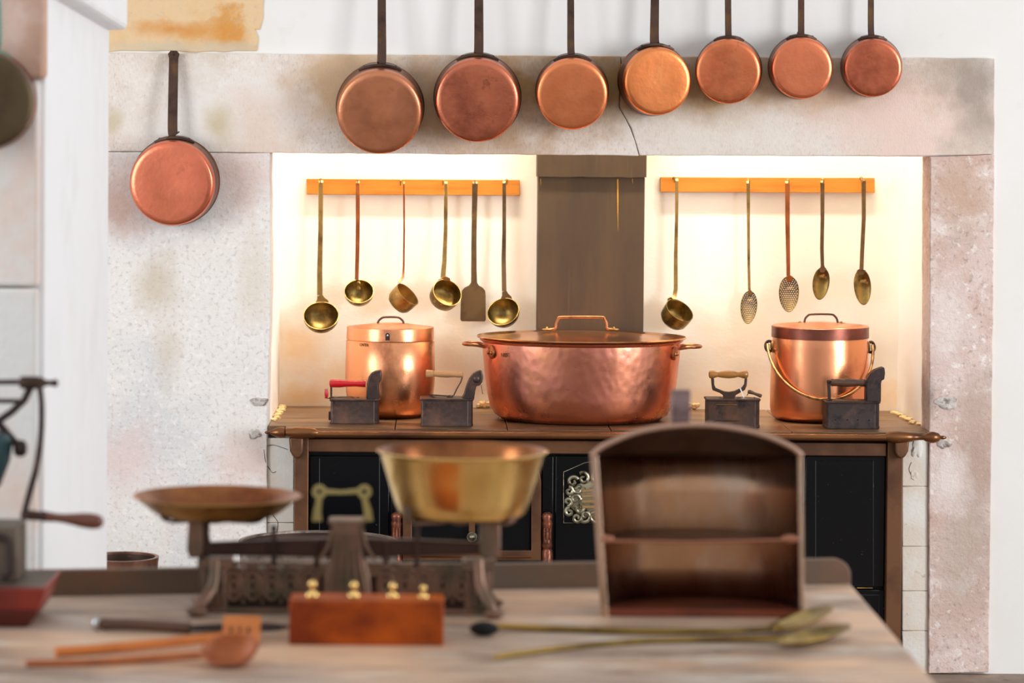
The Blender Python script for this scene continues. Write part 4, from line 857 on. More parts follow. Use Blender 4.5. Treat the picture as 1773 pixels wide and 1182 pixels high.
mb = MB(); mb.strap([P(1238, 700, Yf_ - .0005), P(1270, 700.2, Yf_ - .0005), P(1302, 700.3, Yc - 0.036)], 0.0035, 0.003, (0, 0, 1)); mb.build('side_slot', M['brass_dark'], t)
mb = MB(); mb.strap(smoothpath([P(1236, 731, Yf_), P(1242, 728, Yf_ - .001), P(1275, 728, Yf_ + .001), P(1299, 728.5, Yc - .04), P(1304, 731, Yc - .037)], 4), 0.0035, 0.004, (0, 0, 1)); mb.build('lower_slot', M['iron_black'], t)
mb = MB(); mb.prism([P(1283, 693.2, Yc - .02), P(1296, 693.2, Yc - .02), P(1295, 690, Yc - .016), P(1288, 689, Yc - .012), P(1284, 689, Yc - .012)], (0, 0.001, 0)); mb.strap([P(1281.5, 671.5, Yc - .012), P(1288, 688, Yc - .014)], 2.2 * s, 0.0006)
tag(mb.build('label_card', M['card'], smooth=False), 'small white tag lying on top of the golden-handled iron', 'tag')
# black iron with chimney
t, Yc, zt_, xa, xb, ld = iron('dark box iron with four vent holes and tall spout, in front of the copper bucket', (1429, 1521, 697, 742.5), M['iron_black'], 742.5, holes=((1446.8, 726.6), (1467, 726.6), (1485.5, 726.8), (1505, 727.5)))
turned([(1438.5, 662, 5), (1440, 662, 6.4), (1447, 662.5, 6.2), (1455, 662.5, 6.6), (1466, 662.5, 7.6), (1478, 663, 6.8), (1486, 662.5, 5.6), (1493, 662, 6.6), (1497, 662, 6.8), (1501, 662.5, 5.5)], Yc, M['dark_wood'], t)
mb = MB(); mb.strap([P(1434.5, 658, Yc), P(1435.5, 675, Yc), P(1436, 692, Yc)], [4, 5.5 * S(Yc), 6 * S(Yc)][1], 0.006); mb.ball(P(1435, 661, Yc), 3.6 * S(Yc), 8); mb.ball(P(1437, 692, Yc), 6 * S(Yc), 8, (1, 1, .4)); mb.build('handle_post', M['iron_black'], t)
chimney([(1499.5, 698), (1500, 664), (1503, 654), (1508, 646), (1515, 641), (1524, 637.5), (1531.5, 635.5), (1532.8, 645), (1531.5, 657.5), (1527, 658), (1525.8, 664), (1525.5, 697)], Yc, 0.046, M['iron_black'], t)
mb = MB(); mb.tube(smoothpath([P(1441, 692.5, Yc - .01), P(1460, 692.8, Yc - .01), P(1474, 694, Yc - .01)], 4), 0.0016, 6); mb.ball(P(1481, 694, Yc - .01), 4 * S(Yc), 8, (1.2, 1, .6)); mb.build('lid_catch', M['brass_old'], t)

# ================================================================== TUBS BEHIND THE TABLE
def tub(name, label, cx, cy, r, Y, m, mi, k=1.0, lip=0.008):
    s = S(Y); c = P(cx, cy, Y); R = r * s
    t = thing(name, label, 'tub', (c.x, Y, 0))
    mb = MB(); mb.lathe([(0.001, 0.0), (R * .72, 0.0), (R * .80, 0.02), (R * .97, c.z * .7), (R * 1.0, c.z - .02), (R * 1.0 + lip * .3, c.z), (R - lip, c.z), (R * .97 - lip, c.z * .7), (R * .78 - lip, 0.03), (0.001, 0.03)], (c.x, Y, 0), (0, 0, 1), 64)
    mb.build('tub_wall', m, t, angle=40)
    mb = MB(); mb.lathe([(R - lip - .001, c.z - 0.006), (R * .97 - lip - .002, c.z * .7), (R * .78 - lip - .002, 0.034), (0.001, 0.034)], (c.x, Y, 0), (0, 0, 1), 64, cap0=False); mb.build('lining', mi, t)
    return t
tub('metal_basin', 'round battered grey metal basin behind the balance', 552, 936, 138, 8.45, M['tub_grey'], M['tub_inside'])
tub('copper_tub', 'mottled copper tub with dark inside, on the floor beside the white pier', 212, 963, 62, 8.3, M['tub'], M['tub_inside'])

# ================================================================== LEFT PIER
YN, YFR = 6.30, 7.54
xrev = P(187, 500, YFR).x; xup = P(221, 20, YFR).x; zup = P(206, 53, YFR).z; zup2 = P(132.6, 0, 6.47).z
mb = MB(); mb.box(-1.2, xrev, YN + 0.03, YFR, 0, TOP); pier = struct(mb.build('wall_left', M['reveal'], smooth=False, bevel=0.004), 'white painted pier of the neighbouring hearth')
zl_ = P(189, 50, YFR).z
mb = MB(); z_n = zup2 + (zup2 - zup) * .2
mb.add([(xrev - .02, YN, z_n), (xup, YN, z_n + .004), (xup, YFR, zup + 0.002), (xrev - .02, YFR, zup), (xrev - .02, YN, TOP), (xup, YN, TOP), (xup, YFR, TOP), (xrev - .02, YFR, TOP)],
       [(0, 3, 2, 1), (4, 5, 6, 7), (0, 1, 5, 4), (1, 2, 6, 5), (2, 3, 7, 6), (3, 0, 4, 7)])
mb.build('upper_ledge', M['reveal'], pier, smooth=False, bevel=0.012)
mb = MB(); a_ = P(80, 60, YN).x; z_ = P(60, 137, YN).z
mb.box(-1.2, a_, YN - 0.02, YN + 0.03, z_, TOP); st = mat('brownish_pink_stone', srgb(206, 172, 156), .9, 0, [(srgb(196, 156, 132), 5, .4, .6), (srgb(216, 190, 178), 8, .5, .65)], bump=[(.6, .005, 30)]); mb.build('stone_lintel', st, pier, smooth=False, bevel=0.01)  # browner pink than the blocks below
mb = MB(); b_ = P(67, 400, YN).x; z2_ = P(40, 497, YN).z
mb.box(-1.2, b_, YN - 0.01, YN + 0.03, z2_ + 0.002, z_ - 0.002); mb.build('stone_block', M['stone'], pier, smooth=False, bevel=0.008)
mb = MB(); mb.box(-1.2, b_ - 0.002, YN - 0.01, YN + 0.03, 0, z2_ - 0.002); mb.build('stone_block', M['stone'], pier, smooth=False, bevel=0.008)
# hanging dark pan cut by the picture edge
pan('dark_pan', 'dark tarnished pan with grey-green edge hanging at the left edge', (-24, 176), 82, (-22, 174), 87, M['verdigris'], (34, 26, (-12, 84), (-10, -160)), 30, None, Yf=YN - 0.15, Yb=YN - 0.03, hm=M['verdigris_rim'])

# ================================================================== TABLE
BL = Pz(0, 1033, ZTAB); BR = Pz(1472, 1010, ZTAB); FR_ = Pz(1620, 1182, ZTAB)
bd = (BR - BL).normalized(); rd = (FR_ - BR).normalized()
BLx = BL - bd * 0.9; FRx = BR + rd * 1.35; FLx = BLx + rd * 1.35
tb = thing('work_table', 'long worn wooden worktable in the foreground with a low back rail', 'table', (BLx + BR + FRx + FLx) / 4 - Vector((0, 0, ZTAB)))
ORG[tb.name] = Vector(tb.location)
mb = MB(); mb.prism([BLx - Vector((0, 0, .035)), BR - Vector((0, 0, .035)), FRx - Vector((0, 0, .035)), FLx - Vector((0, 0, .035))], (0, 0, .035))
mb.build('tabletop', M['table'], tb, smooth=False, bevel=0.004)
mb = MB(); q_ = Vector((0, 0, -.034)); e0 = BR + rd * .01; e1 = FRx
nx = Vector((rd.y, -rd.x, 0)); nx = nx if nx.x > 0 else -nx
mb.prism([e0 + q_ * 1.02 + nx * .0005, e1 + q_ * 1.02 + nx * .0005, e1 - Vector((0, 0, .006)) + nx * .0005, e0 - Vector((0, 0, .006)) + nx * .0005], nx * .003); mb.build('edge_band', M['table_edge'], tb, smooth=False)
# back rail with rounded right end
back = Vector((-bd.y, bd.x, 0)); hR = 43 * S(BR.y) 
rp_ = []
rp_.append(BLx + Vector((0, 0, -.02))); rp_.append(BR + bd * .002 + Vector((0, 0, -.02)))
rr2 = .034
for k in range(9):
    a = k * PI / 2 / 8; rp_.append(BR + bd * (.002 - rr2 + rr2 * math.cos(a)) + Vector((0, 0, hR - rr2 + rr2 * math.sin(a))))
rp_.append(BLx + Vector((0, 0, hR)))
mb = MB(); mb.prism([p + back * .001 for p in rp_], back * .022); mb.build('back_rail', M['table_rail'], tb, smooth=False, bevel=0.003)
for c in (BLx + bd * .1 + rd * .1, BR - bd * .1 + rd * .1, FRx - bd * .1 - rd * .08, FLx + bd * .1 - rd * .08):
    mb = MB(); mb.box(c.x - .035, c.x + .035, c.y - .035, c.y + .035, 0, ZTAB - .036); mb.build('leg', M['table_rail'], tb, bevel=.004)
ap = MB(); ap.prism([BLx + bd * .1 + rd * .08 - Vector((0, 0, .13)), BR - bd * .1 + rd * .08 - Vector((0, 0, .13)), BR - bd * .1 + rd * .08 - Vector((0, 0, .036)), BLx + bd * .1 + rd * .08 - Vector((0, 0, .036))], rd * .02); ap.build('apron', M['table_rail'], tb, smooth=False)

# ================================================================== BALANCE
Yfeet = Pz(600, 1070, ZTAB).y; Y0 = Yfeet + 0.07
s = S(Y0)
q = lambda px, py, dy=0: P(px, py, Y0 + dy)
sc = thing('beam_balance', 'ornate cast-iron beam balance standing at the back of the table', 'scale', (q(600, 1000).x, Y0, ZTAB))
ztab = lambda: ZTAB
for sg, cx in ((-1, 372), (1, 828)):        # end columns with splayed feet
    for dy in (-0.055, 0.055):
        mb = MB(); top = q(cx, 968, dy * .55)
        foot = Vector((q(cx - sg * -0 + sg * 26, 1060).x, Y0 + dy * 1.15, ZTAB + .006)); mid = q(cx + sg * 4, 1015, dy * .8)
        mb.tube(smoothpath([top, mid, foot + Vector((-sg * .006, 0, .016)), foot], 5), [.011] * 10 + [.010] * 5 + [.012], 10)
        mb.ball(foot + Vector((0, 0, .004)), .014, 12, (1.5, 1.1, .7)); mb.build('foot', M['scale_iron'], sc)
    mb = MB()
    for dx in (-16, -6, 4, 14):
        mb.tube([q(cx + dx, 966, -.03), q(cx + dx, 1052, -.03)], 3.6 * s, 8)
    mb.box(q(cx - 24, 1000).x, q(cx + 24, 1000).x, Y0 - .024, Y0 + .024, q(0, 1056).z, q(0, 972).z)
    mb.box(q(cx - 28, 1000).x, q(cx + 30, 1000).x, Y0 - .036, Y0 + .036, q(0, 976).z, q(0, 962).z)
    mb.build('end_column', M['scale_iron'], sc, bevel=.001)
mb = MB(); mb.box(q(345, 1000).x, q(855, 1000).x, Y0 - .03, Y0 + .03, q(0, 1052).z, q(0, 1044).z); mb.box(q(345, 1000).x, q(855, 1000).x, Y0 - .012, Y0 + .012, q(0, 974).z, q(0, 968).z)
mb.build('base_frame', M['scale_iron'], sc, bevel=.001)
bb = MB(); bb.box(q(386, 1000).x, q(566, 1000).x, Y0 - .012, Y0 - .008, q(0, 1046).z, q(0, 990).z); bb.box(q(638, 1000).x, q(814, 1000).x, Y0 - .012, Y0 - .008, q(0, 1046).z, q(0, 990).z); bb.build('frieze_dark_sheet', M['scale_dark'], sc, smooth=False)  # dark sheet added behind the ovals so their openings look shaded
for cx in [404 + 33 * i for i in range(5)] + [668 + 33 * i for i in range(5)]:
    mb = MB()
    for ry, rx, yy in ((23, 13, 1014), (11, 6.5, 1014)):
        mb.tube([q(cx + rx * math.cos(a), yy + ry * math.sin(a), -.022) for a in [2 * PI * i / 22 for i in range(22)]], 4.4 * s, 7, closed=True)
    mb.tube([q(cx + 14 * math.cos(a), 992 - 12 * math.sin(a), -.024) for a in [PI * i / 10 for i in range(11)]], 3.0 * s, 7)
    mb.ball(q(cx, 981, -.024), 4.5 * s, 8); mb.tube([q(cx + 16.5, 985, -.022), q(cx + 16.5, 1044, -.022)], 2.6 * s, 7)
    mb.build('openwork_oval', M['scale_iron'], sc)
mb = MB(); ho = [(556, 1048), (562, 1000), (572, 960), (574, 912), (568, 908), (568, 901), (633, 901), (633, 908), (626, 912), (630, 960), (640, 1000), (646, 1048)]
mb.prism([q(x, y, -.032) for x, y in ho], (0, .064, 0)); hs = mb.build('central_housing', M['scale_iron'], sc, bevel=.004)
mb = MB()
for dx, w in ((-24, 0), (-12, 0), (0, 0), (12, 0), (24, 0)):
    mb.tube([q(601 + dx * .7, 925, -.033), q(601 + dx, 985, -.033), q(601 + dx * 1.5, 1040, -.033)], 3 * s, 7)
for sg in (-1, 1): mb.tube(smoothpath([q(601 + sg * 26, 915, -.033), q(601 + sg * 33, 945, -.033), q(601 + sg * 48, 968, -.033)], 4), 3.6 * s, 7)
mb.build('housing_flute', M['scale_iron'], hs)
mb = MB(); mb.prism([q(x, y, -.012) for x, y in ((340, 941), (480, 935), (600, 931), (720, 935), (858, 941), (858, 958), (720, 963), (600, 966), (480, 963), (340, 962))], (0, .024, 0)); mb.build('balance_beam', M['scale_dark'], sc, bevel=.003)
for x in (474, 722, 548, 668):
    mb = MB(); mb.tube([q(x, 915 if x in (474, 722) else 935, -.015), q(x, 990, -.015)], 4.5 * s, 8)
    if x in (474, 722): mb.ball(q(x, 914, -.015), 6 * s, 10)
    mb.build('guide_post', M['scale_dark'], sc)
for x0, x1, m_ in ((324, 350, 'scale_iron'), (830, 866, 'scale_iron')):
    mb = MB(); mb.prism([q(x, y, -.02) for x, y in ((x0 + 2, 896), (x1, 896), (x1 + 1, 945), (x1, 966), (x0 + 4, 966), (x0 - 1, 952))], (0, .04, 0)); mb.build('pan_post', M[m_], sc, bevel=.003)
mb = MB(); mb.prism([q(x, y, -.014) for x, y in ((350, 896), (363, 896), (361, 925), (366, 962), (350, 966))], (0, .028, 0)); mb.build('post_rear', M['scale_dark'], sc, bevel=.003)
# pan carriers
for cx, yy, r in ((372, 897, 96), (797, 899, 104)):
    mb = MB(); R = r * s; c = q(cx, yy)
    for ang in (PI / 5, -PI / 5 + PI, PI + PI / 5, -PI / 5):
        d = Vector((math.cos(ang), math.sin(ang), 0))
        mb.strap([c, c + d * R * .5 + Vector((0, 0, -.002)), c + d * R * .95, c + d * R * 1.05 + Vector((0, 0, .006)), c + d * R * 1.09 + Vector((0, 0, .034 if cx > 500 else .012))], 20 * s, .0035, (-d.y, d.x, 0))
    mb.ball(c + Vector((0, 0, -.004)), .02, 14, (1, 1, .3)); mb.build('pan_carrier', M['scale_iron'] if cx > 500 else M['scale_dark'], sc, angle=35)
# pointer stirrup
mb = MB()
for cx, lx in ((553, 549), (631, 637)):
    mb.lathe([(4.5 * s, -.003), (12.5 * s, -.003), (12.5 * s, .003), (4.5 * s, .003), (4.5 * s, -.003)], q(cx, 851, -.0), (0, 1, 0), 24, cap0=False, cap1=False)
    mb.strap([q(cx, 862), q(lx, 885), q(lx, 902)], [10 * s, 14 * s, 18 * s], .005)
mb.strap([q(563, 851), q(592, 852.5), q(621, 850)], [9 * s, 7 * s, 9 * s], .005, (0, 0, 1)); lab(mb.build('pointer_frame', M['pointer'], sc), 'dull brass frame with two eyelets')
# brass pan and bowl
def brass_dish(name, label, cx, prof_px, m, thick=2.0):
    yl = prof_px[-1][1]; zb_ = [q(cx, y).z for r, y in prof_px]
    outer = [(r * s, z) for (r, y), z in zip(prof_px, zb_)]
    innr = [((r - thick) * s, z + .0015) for (r, y), z in zip(prof_px, zb_)]
    t_ = thing(name, label, name.split('_')[1], (q(cx, 860).x, Y0, outer[-1][1]))
    mb = MB(); pr = [(0.001, outer[-1][1])] + list(reversed(outer)) + innr[:1]
    mb.lathe(pr, (q(cx, 860).x, Y0, 0), (0, 0, 1), 96, cap1=False); mb.build('outer_wall', m, t_, angle=40)
    mb = MB(); mb.lathe(innr + [(0.001, innr[-1][1] + .001)], (q(cx, 860).x, Y0, 0), (0, 0, 1), 96, cap0=False); lab(mb.build('inside', M['dish_in'], t_, angle=40), 'browner inside'); return t_
brass_dish('brass_pan', 'shallow brown-gold brass pan on the left side of the balance', 376, [(147, 858), (140, 862), (128, 871), (116, 881), (104, 889), (92, 893)], M['brass_pan'])
brass_dish('brass_bowl', 'deep shiny yellow brass bowl on the right side of the balance', 800, [(149, 780), (145, 782), (142, 787), (130, 826), (118, 866), (111, 884), (103, 891), (90, 893)], M['brass'])

# ================================================================== WEIGHT BLOCK
f0 = Pz(500, 1116, ZTAB); f1 = Pz(768, 1114, ZTAB); hh = P(634, 1040, f0.y).z - ZTAB
yb0 = min(f0.y, f1.y); dpt = .085
wbk = MB(); wbk.box(f0.x, f1.x, yb0, yb0 + dpt, ZTAB, ZTAB + hh)
tag(wbk.build('weight_block', M['orange_wood'], bevel=.003), 'orange varnished wooden block holding small brass weights', 'block')
for i, (px, py, k, lb_) in enumerate(((541, 1018, 1.1, 'tall brass weight nearest the left end of the orange block'), (613, 1018, 1.05, 'brass weight second from the left on the orange block'), (680, 1023, 1.0, 'squat brass weight third from the left on the orange block'), (733, 1023, .85, 'smallest brass weight at the right end of the orange block'))):
    yy = yb0 + .035; c = P(px, 1000, yy); z = ZTAB + hh; u = .78 * k * S(yy)
    mb = MB(); mb.lathe([(.001, 0), (13 * u, 0), (13.5 * u, 1 * u), (13.5 * u, 7 * u), (12 * u, 9 * u), (5 * u, 10 * u), (3.6 * u, 14 * u), (4 * u, 17 * u), (8 * u, 22 * u), (8.8 * u, 27 * u), (7 * u, 32 * u), (3 * u, 34.5 * u), (.0005, 35 * u)], (c.x, yy, z + .0002), (0, 0, 1), 24)
    tag(mb.build('brass_weight', M['brass'], angle=50), lb_, 'weight', 'brass weights standing in the wooden block')

# ================================================================== OPEN TIN BOX
yb1 = Pz(1215, 1068, ZTAB).y; s = S(yb1)
f = lambda px, py, dy=0: P(px, py, yb1 + dy)
bx = thing('tin_scoop_box', 'half-round open-fronted tin box with shelf and domed lid on the table', 'box', (f(1208, 1068).x, yb1 + .08, ZTAB))
xl_t, xr_t = f(1024, 790).x, f(1388, 790).x; xl_b, xr_b = f(1043, 1068).x, f(1391, 1064).x
z_top = f(1206, 790).z; DEP = .165; N_ = 40
def wallpt(t, z):    # t 0..1 round the half cylinder
    k = (z - ZTAB) / (z_top - ZTAB); a_ = lerp(xl_b, xl_t, k); b_ = lerp(xr_b, xr_t, k)
    cx = (a_ + b_) / 2; R = (b_ - a_) / 2; th = PI * (1 - t)
    return Vector((cx + R * math.cos(th), yb1 + DEP * math.sin(th), z))
ztb = P(1206, 789, yb1 + DEP).z    # top of the back wall
def zt_at(t): return lerp(z_top, ztb, math.sin(PI * t))
rings = []
for zk in range(5):
    rings.append([wallpt(i / N_, lerp(ZTAB + .0005, zt_at(i / N_), zk / 4)) for i in range(N_ + 1)])
mb = MB(); mb.loft(rings, closed=False, cap0=False, cap1=False)
o = mb.build('back_shell', M['tin'], bx, angle=60); sd = o.modifiers.new('t', 'SOLIDIFY'); sd.thickness = .0022; sd.offset = 0
archp = [(1024, 790), (1040, 776), (1066, 763), (1100, 750), (1140, 741.5), (1185, 737), (1230, 737), (1275, 743), (1315, 752), (1350, 765), (1375, 778), (1388, 790)]
ap3 = [f(x, y) for x, y in archp]
def arch_z(x):
    for a_, b_ in zip(ap3[:-1], ap3[1:]):
        if a_.x <= x <= b_.x: return lerp(a_.z, b_.z, (x - a_.x) / (b_.x - a_.x))
    return ap3[0].z
rings = []
for j in range(9):
    v = j / 8; ring = []
    for i in range(N_ + 1):
        bp_ = wallpt(i / N_, zt_at(i / N_)); fp = Vector((bp_.x, yb1, arch_z(bp_.x)))
        ring.append(fp.lerp(bp_, v) + Vector((0, 0, .012 * math.sin(PI * v) * math.sin(PI * i / N_))))
    rings.append(ring)
mb = MB(); mb.loft(rings, closed=False, cap0=False, cap1=False); o = mb.build('sloping_lid', M['tin_dark'], bx, angle=60); sd = o.modifiers.new('t', 'SOLIDIFY'); sd.thickness = .0022; sd.offset = 0
# rolled front edge
mb = MB(); mb.tube(smoothpath([p + Vector((0, -.001, .001)) for p in ap3], 3), .0055, 10); mb.build('rolled_arch_edge', mat('tin_edge', srgb(196, 160, 140), .4, .9), bx)
for xa_, xb_, w in ((1024, 1043, 13), (1388, 1391.5, 8)):
    mb = MB(); sg = 1 if xa_ < 1200 else -1
    mb.strap([f(xa_ + sg * w * .3, 788, -.002), f(xb_ + sg * w * .3, 1068, -.002)], w * s, .003); mb.build('front_flange', M['tin'], bx, bevel=0)
def half_disc(z, zt2, m, name, inset=.0025):
    pts = [wallpt(i / N_, z) for i in range(N_ + 1)]; c = sum(pts, Vector()) / len(pts)
    pts = [Vector((lerp(c.x, p.x, 1 - inset * 6), lerp(yb1 + .0005, p.y, 1 - inset * 4), z)) for p in pts]
    mb = MB(); mb.prism(pts, (0, 0, zt2)); return mb.build(name, m, bx, smooth=False)
half_disc(f(1200, 937).z, .003, M['tin_dark'], 'shelf')
half_disc(ZTAB + .001, .012, M['tin_floor'], 'box_bottom')
mb = MB()
for x in (1047, 1368): mb.ball(f(x, 933, -.001), 11 * s, 12, (1.5, .25, .75))
mb.tube([f(1047, 936, -.001), f(1200, 938, -.001), f(1368, 934, -.001)], 3.2 * s, 8); lab(mb.build('shelf_rim', mat('coppery_solder', srgb(176, 120, 96), .4, .8), bx), 'coppery shelf edge with soldered tabs')
mb = MB(); mb.box(f(1048, 1060).x, f(1386, 1060).x, yb1 - .001, yb1 + .002, ZTAB + .0005, ZTAB + .014); mb.build('front_sill', M['tin_floor'], bx, bevel=.001)
# strap loop on the lid
zb_ = f(1182, 744).z; zt3 = f(1182, 679).z; xc = f(1181, 700).x
y_a, y_b = yb1 + .022, yb1 + .054
pts = [Vector((xc, y_a, zb_ + .003)), Vector((xc, y_a, zb_ + .012)), Vector((xc, y_a, lerp(zb_, zt3, .55)))]
for k in range(9):
    a = PI - PI * k / 8; pts.append(Vector((xc, (y_a + y_b) / 2 + (y_b - y_a) / 2 * math.cos(a), zt3 - .016 + .016 * math.sin(a))))
pts += [Vector((xc, y_b, lerp(zb_, zt3, .5))), Vector((xc, y_b, zb_ - .001))]
mb = MB(); mb.strap(pts, 33 * s, .0035); mb.build('strap_loop', mat('dull_violet_tin', srgb(150, 126, 124), .38, .9, [(srgb(108, 86, 86), 12, .45, .62)]), bx, angle=35)

# ================================================================== UTENSILS ON THE TABLE
def lying(pts, z=ZTAB):     # [(px,py,h above table,halfwidth px,halfthick m)]
    out = [];
    for x, y, h in pts:
        p = Pz(x, y, z + h); out.append(p)
    return out
# long brass spoons
def long_spoon(label, pts, rad, bowl, m, hookend=False):
    path = smoothpath(lying(pts), 5); n_ = len(path)
    base = path[0]; t = thing('brass_spoon', label, 'spoon', (base.x, base.y, ZTAB))
    R = [lerp(rad[0], rad[1], i / (n_ - 1)) for i in range(n_)]
    mb = MB(); mb.tube(path, R, 10, side=(0, 0, 1), flat=1.5)
    if hookend: mb.ball(path[0] + Vector((.004, 0, 0)), .011, 12, (1.5, 1, .75))
    mb.build('handle', m, t)
    (bx0, by0), (bx1, by1), wd, dep = bowl
    A_ = Pz(bx0, by0, ZTAB + .014); B_ = Pz(bx1, by1, ZTAB + .022); C_ = (A_ + B_) / 2; ax_ = (B_ - A_); L_ = ax_.length; ax_.normalize(); sd_ = Vector((-ax_.y, ax_.x, 0)).normalized(); up_ = ax_.cross(sd_); up_ = up_ if up_.z > 0 else -up_
    vs = []; fs = []; nu, nv = 12, 18
    for j in range(nv + 1):
        for i in range(nu + 1):
            a = -1 + 2 * i / nu; b = -1 + 2 * j / nv; x = a * math.sqrt(1 - b * b / 2); z = b * math.sqrt(1 - a * a / 2)
            rr = min(1, x * x + z * z)
            v_ = C_ + sd_ * x * wd / 2 + ax_ * z * L_ / 2 - up_ * dep * (1 - rr); v_.z = max(v_.z, ZTAB + .0015); vs.append(v_)
    for j in range(nv):
        for i in range(nu): b = j * (nu + 1) + i; fs.append((b, b + 1, b + nu + 2, b + nu + 1))
    mb = MB(); mb.add(vs, fs); o = mb.build('bowl', m, t, angle=60); sd = o.modifiers.new('t', 'SOLIDIFY'); sd.thickness = .0016; sd.offset = 1 if up_.z > 0 else -1
    return t
BS = mat('olive_brass', srgb(170, 140, 70), .34, .95, [(srgb(110, 88, 46), 8, .45, .65)])
long_spoon('long brass spoon with dark hooked end, nearer the tin box', [(832, 1090, .012), (860, 1084, .010), (960, 1088, .006), (1100, 1092, .006), (1230, 1092, .007), (1320, 1090, .010), (1350, 1084, .013)], (.0065, .0045), ((1338, 1090), (1436, 1048), .062, .014), BS)
o = MB(); o.ball(Pz(838, 1088, ZTAB + .014), .0165, 14, (1.6, .95, .8)); tt = [x for x in bpy.data.objects if x.name.startswith('brass_spoon') and x.type == 'EMPTY'][0]
lab(o.build('hooked_end', M['black'], tt), 'blackened hooked end')
long_spoon('long brass spoon nearest the front edge of the table', [(858, 1137, .004), (900, 1130, .005), (1000, 1118, .005), (1120, 1109, .005), (1240, 1106, .006), (1320, 1106, .008), (1360, 1106, .012)], (.004, .0055), ((1350, 1112), (1468, 1080), .066, .015), BS)
# wooden spoon
t = thing('wooden_spoon', 'reddish wooden spoon with round bowl at the front of the table', 'spoon', Pz(250, 1140, ZTAB))
path = smoothpath(lying([(45, 1148, .006), (150, 1146, .006), (250, 1140, .008), (340, 1134, .014), (360, 1133, .018)]), 5)
mb = MB(); mb.tube(path, [lerp(.0055, .008, i / (len(path) - 1)) for i in range(len(path))], 10); mb.build('handle', M['spoon_wood'], t)
C_ = Pz(398, 1122, ZTAB + .030); vs = []; sB_ = S(C_.y)
nrm = Vector((-.15, -.55, .82)).normalized()
mb = MB(); R = 52 * sB_
mb.lathe([(.001, -R * .62), (R * .4, -R * .57), (R * .75, -R * .38), (R * .95, -R * .1), (R, .0), (R * .88, .0), (R * .74, -R * .26), (R * .42, -R * .48), (.001, -R * .55)], C_, nrm, 40, 1.0, .8)
mb.build('bowl', M['spoon_wood'], t)
# slotted wooden turner
t = thing('slotted_wooden_turner', 'orange wooden turner with three slots lying behind the wooden spoon', 'turner', Pz(300, 1112, ZTAB))
path = smoothpath(lying([(96, 1128, .008), (180, 1122, .009), (290, 1112, .012), (385, 1102, .016)]), 5)
mb = MB(); mb.tube(path, .0085, 10, side=(0, 0, 1), flat=1.1); mb.build('handle', M['spoon_wood2'], t)
pc = Pz(385, 1102, ZTAB + .016)
Yp = pc.y; u_ = S(Yp)
W_, Hh = 66, 36
mb = MB(); holes = []
xs_ = [0, 12, 18, 27, 33, 42, 48, 66]
def hp(x, y): # paddle plane leaning back
    return Vector((pc.x + x * u_ - .001, Yp + y * .0012, pc.z - .006 + y * u_ * .93))
for i in range(7):
    a_, b_ = xs_[i], xs_[i + 1]
    if i % 2 == 0: segs = [(-6, Hh)]
    else: segs = [(-6, 4), (20, Hh)]
    for lo, hi in segs: mb.prism([hp(a_, lo), hp(b_, lo), hp(b_, hi), hp(a_, hi)], (0, .006, .002))
mb.build('slotted_head', M['spoon_wood2'], t, smooth=False)
# carving knife
t = thing('carving_knife', 'old carving knife with dark handle lying behind the wooden turner', 'knife', Pz(300, 1085, ZTAB))
path = smoothpath(lying([(176, 1080, .012), (230, 1081, .012), (300, 1085, .011), (330, 1087, .010)]), 5)
mb = MB(); mb.tube(path, [.010, .011] + [.010] * (len(path) - 2), 12); mb.build('handle', M['dark_wood'], t)
mb = MB(); mb.ball(Pz(168, 1079, ZTAB + .012), .011, 14, (.9, 1, 1.2)); mb.build('pommel', M['steel'], t)
e0 = Pz(328, 1087, ZTAB + .010); e1 = Pz(502, 1084, ZTAB + .006)
mb = MB(); mb.strap([e0, e0.lerp(e1, .3), e0.lerp(e1, .8), e1], [.02, .03, .03, .006], .003, (0, 1, .25)); mb.build('blade', M['iron_black'], t)

# ================================================================== COFFEE MILL
ym = Pz(30, 1086, ZTAB).y; Ym = ym + .09
g = lambda px, py, dy=0: P(px, py, Ym + dy)
ml = thing('crank_mill', 'old hand-cranked iron mill on a red wooden tray at the left edge', 'mill', (g(0, 1000).x, Ym, ZTAB))
def frust(x0b, x1b, x0t, x1t, yb0_, yb1_, yt0, yt1, z0_, z1_):
    mb = MB(); mb.add([(x0b, yb0_, z0_), (x1b, yb0_, z0_), (x1b, yb1_, z0_), (x0b, yb1_, z0_), (x0t, yt0, z1_), (x1t, yt0, z1_), (x1t, yt1, z1_), (x0t, yt1, z1_)], [(0, 3, 2, 1), (4, 5, 6, 7), (0, 1, 5, 4), (1, 2, 6, 5), (2, 3, 7, 6), (3, 0, 4, 7)]); return mb
zt4 = P(60, 1018, ym - .02).z; zm = ZTAB + .032
mb = frust(g(-120, 1086).x, g(60, 1086).x, g(-130, 1050).x, g(80, 1050).x, ym, ym + .17, ym - .015, ym + .185, ZTAB + .0005, zm); mb.build('tray_base', mat('dark_oxblood', srgb(92, 30, 24), .45, 0), ml, bevel=.003)
mb = frust(g(-130, 1050).x, g(80, 1050).x, g(-140, 1018).x, g(94, 1018).x, ym - .015, ym + .185, ym - .022, ym + .192, zm + .0005, zt4); tr = mb.build('tray', M['mill_red'], ml, bevel=.003)
mb = MB(); mb.box(g(-130, 1018).x, g(86, 1018).x, ym - .014, ym + .184, zt4 - .004, zt4 + .0015); mb.build('tray_top', M['mill_grey'], tr)
mb = MB(); mb.box(g(-110, 950).x, g(38, 950).x, Ym - .055, Ym + .06, zt4 + .002, g(20, 905).z); mb.build('mill_box', M['mill_grey'], ml, bevel=.004)
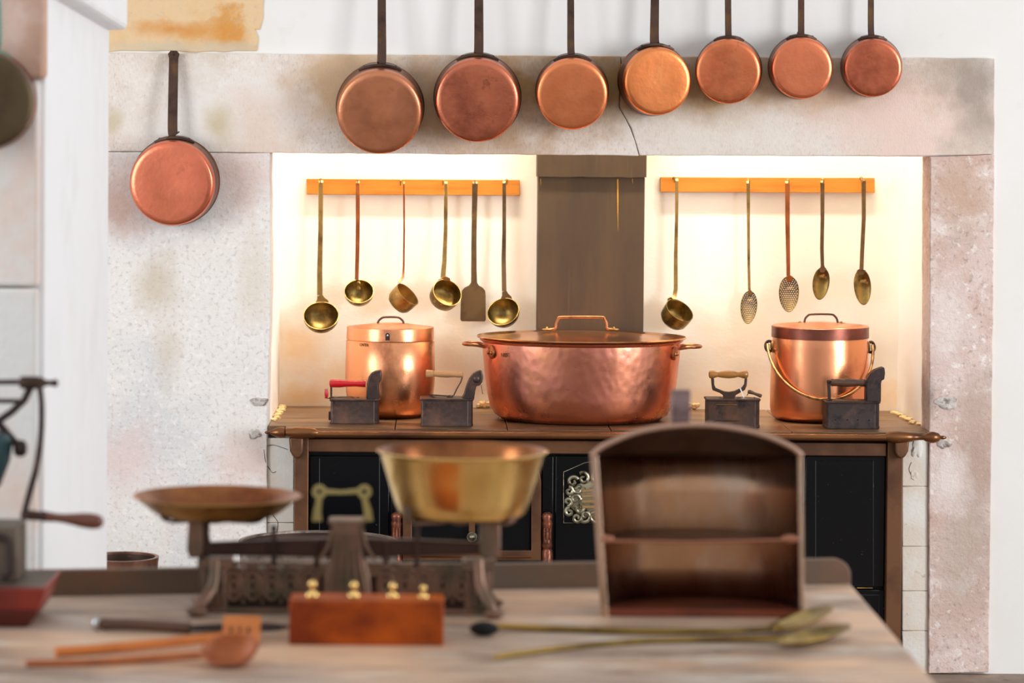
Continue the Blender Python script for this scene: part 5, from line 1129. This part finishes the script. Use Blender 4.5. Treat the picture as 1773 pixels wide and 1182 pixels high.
mb = MB(); mb.tube(smoothpath([g(4, 998, -.058), g(14, 990, -.058), g(15, 950, -.058), g(10, 933, -.058), g(-10, 928, -.058)], 4), .006, 8); mb.build('drawer_pull', M['iron_black'], ml)
mb = MB(); mb.strap([g(-60, 662), g(40, 661)], 9 * S(Ym), .012, (0, 0, 1)); mb.strap([g(-60, 694), g(34, 694)], 8 * S(Ym), .012, (0, 0, 1))
mb.strap([g(52, 672), g(42, 692), g(20, 713), (g(-8, 732))], 13 * S(Ym), .012, (1, 0, .6)); mb.strap([g(-6, 728), g(14, 752), g(32, 772)], 13 * S(Ym), .012, (1, 0, -.6)); mb.strap([g(-30, 700, .01), g(-34, 800, .01), g(-30, 906, .01)], 16 * S(Ym), .012)
mb.build('mill_frame', M['iron_black'], ml, bevel=.002)
turned([(34, 662, 8), (37, 662, 11), (58, 662, 11.5), (74, 662, 10), (77, 662, 6), (86, 662.5, 4.5), (90, 663, 5), (94, 663, 7), (99, 663, 6), (101, 663, 2)], Ym, M['iron'], ml, 'crank_hub')
mb = MB(); mb.tube(smoothpath([g(68, 668, -.006), g(72, 700, -.01), g(71, 750, -.012), (g(64, 805, -.014)), g(52, 850, -.014), g(42, 888, -.014)], 4), [lerp(.0055, .0062, i / 20) for i in range(21)], 10); mb.build('crank_arm', M['iron_black'], ml)
turned([(36, 890, 5), (38, 890, 8.5), (56, 892, 9), (72, 893, 8), (75, 893.5, 10), (80, 894, 9)], Ym - .014, M['iron'], ml, 'grip_ferrule')
turned([(79, 894, 7), (84, 894.5, 9), (95, 895.5, 7.5), (110, 897, 8), (125, 898.5, 10), (142, 900, 12.8), (158, 901.5, 14), (170, 903, 12.5), (177, 903.5, 8), (179.5, 904, 2)], Ym - .014, M['grip_wood'], ml, 'grip')
turned([(24, 776, 8), (28, 776, 14), (34, 776, 15), (42, 776, 14), (46, 776, 8)], Ym, M['iron_black'], ml, 'side_knob')
mb = MB(); c = g(-42, 760, 0); mb.lathe([(.02, -.10), (.045, -.085), (.062, -.04), (.068, .0), (.06, .012), (.052, .012), (.02, -.02)], c, (0, 0, 1), 32); mb.build('hopper', M['mill_teal'], ml)
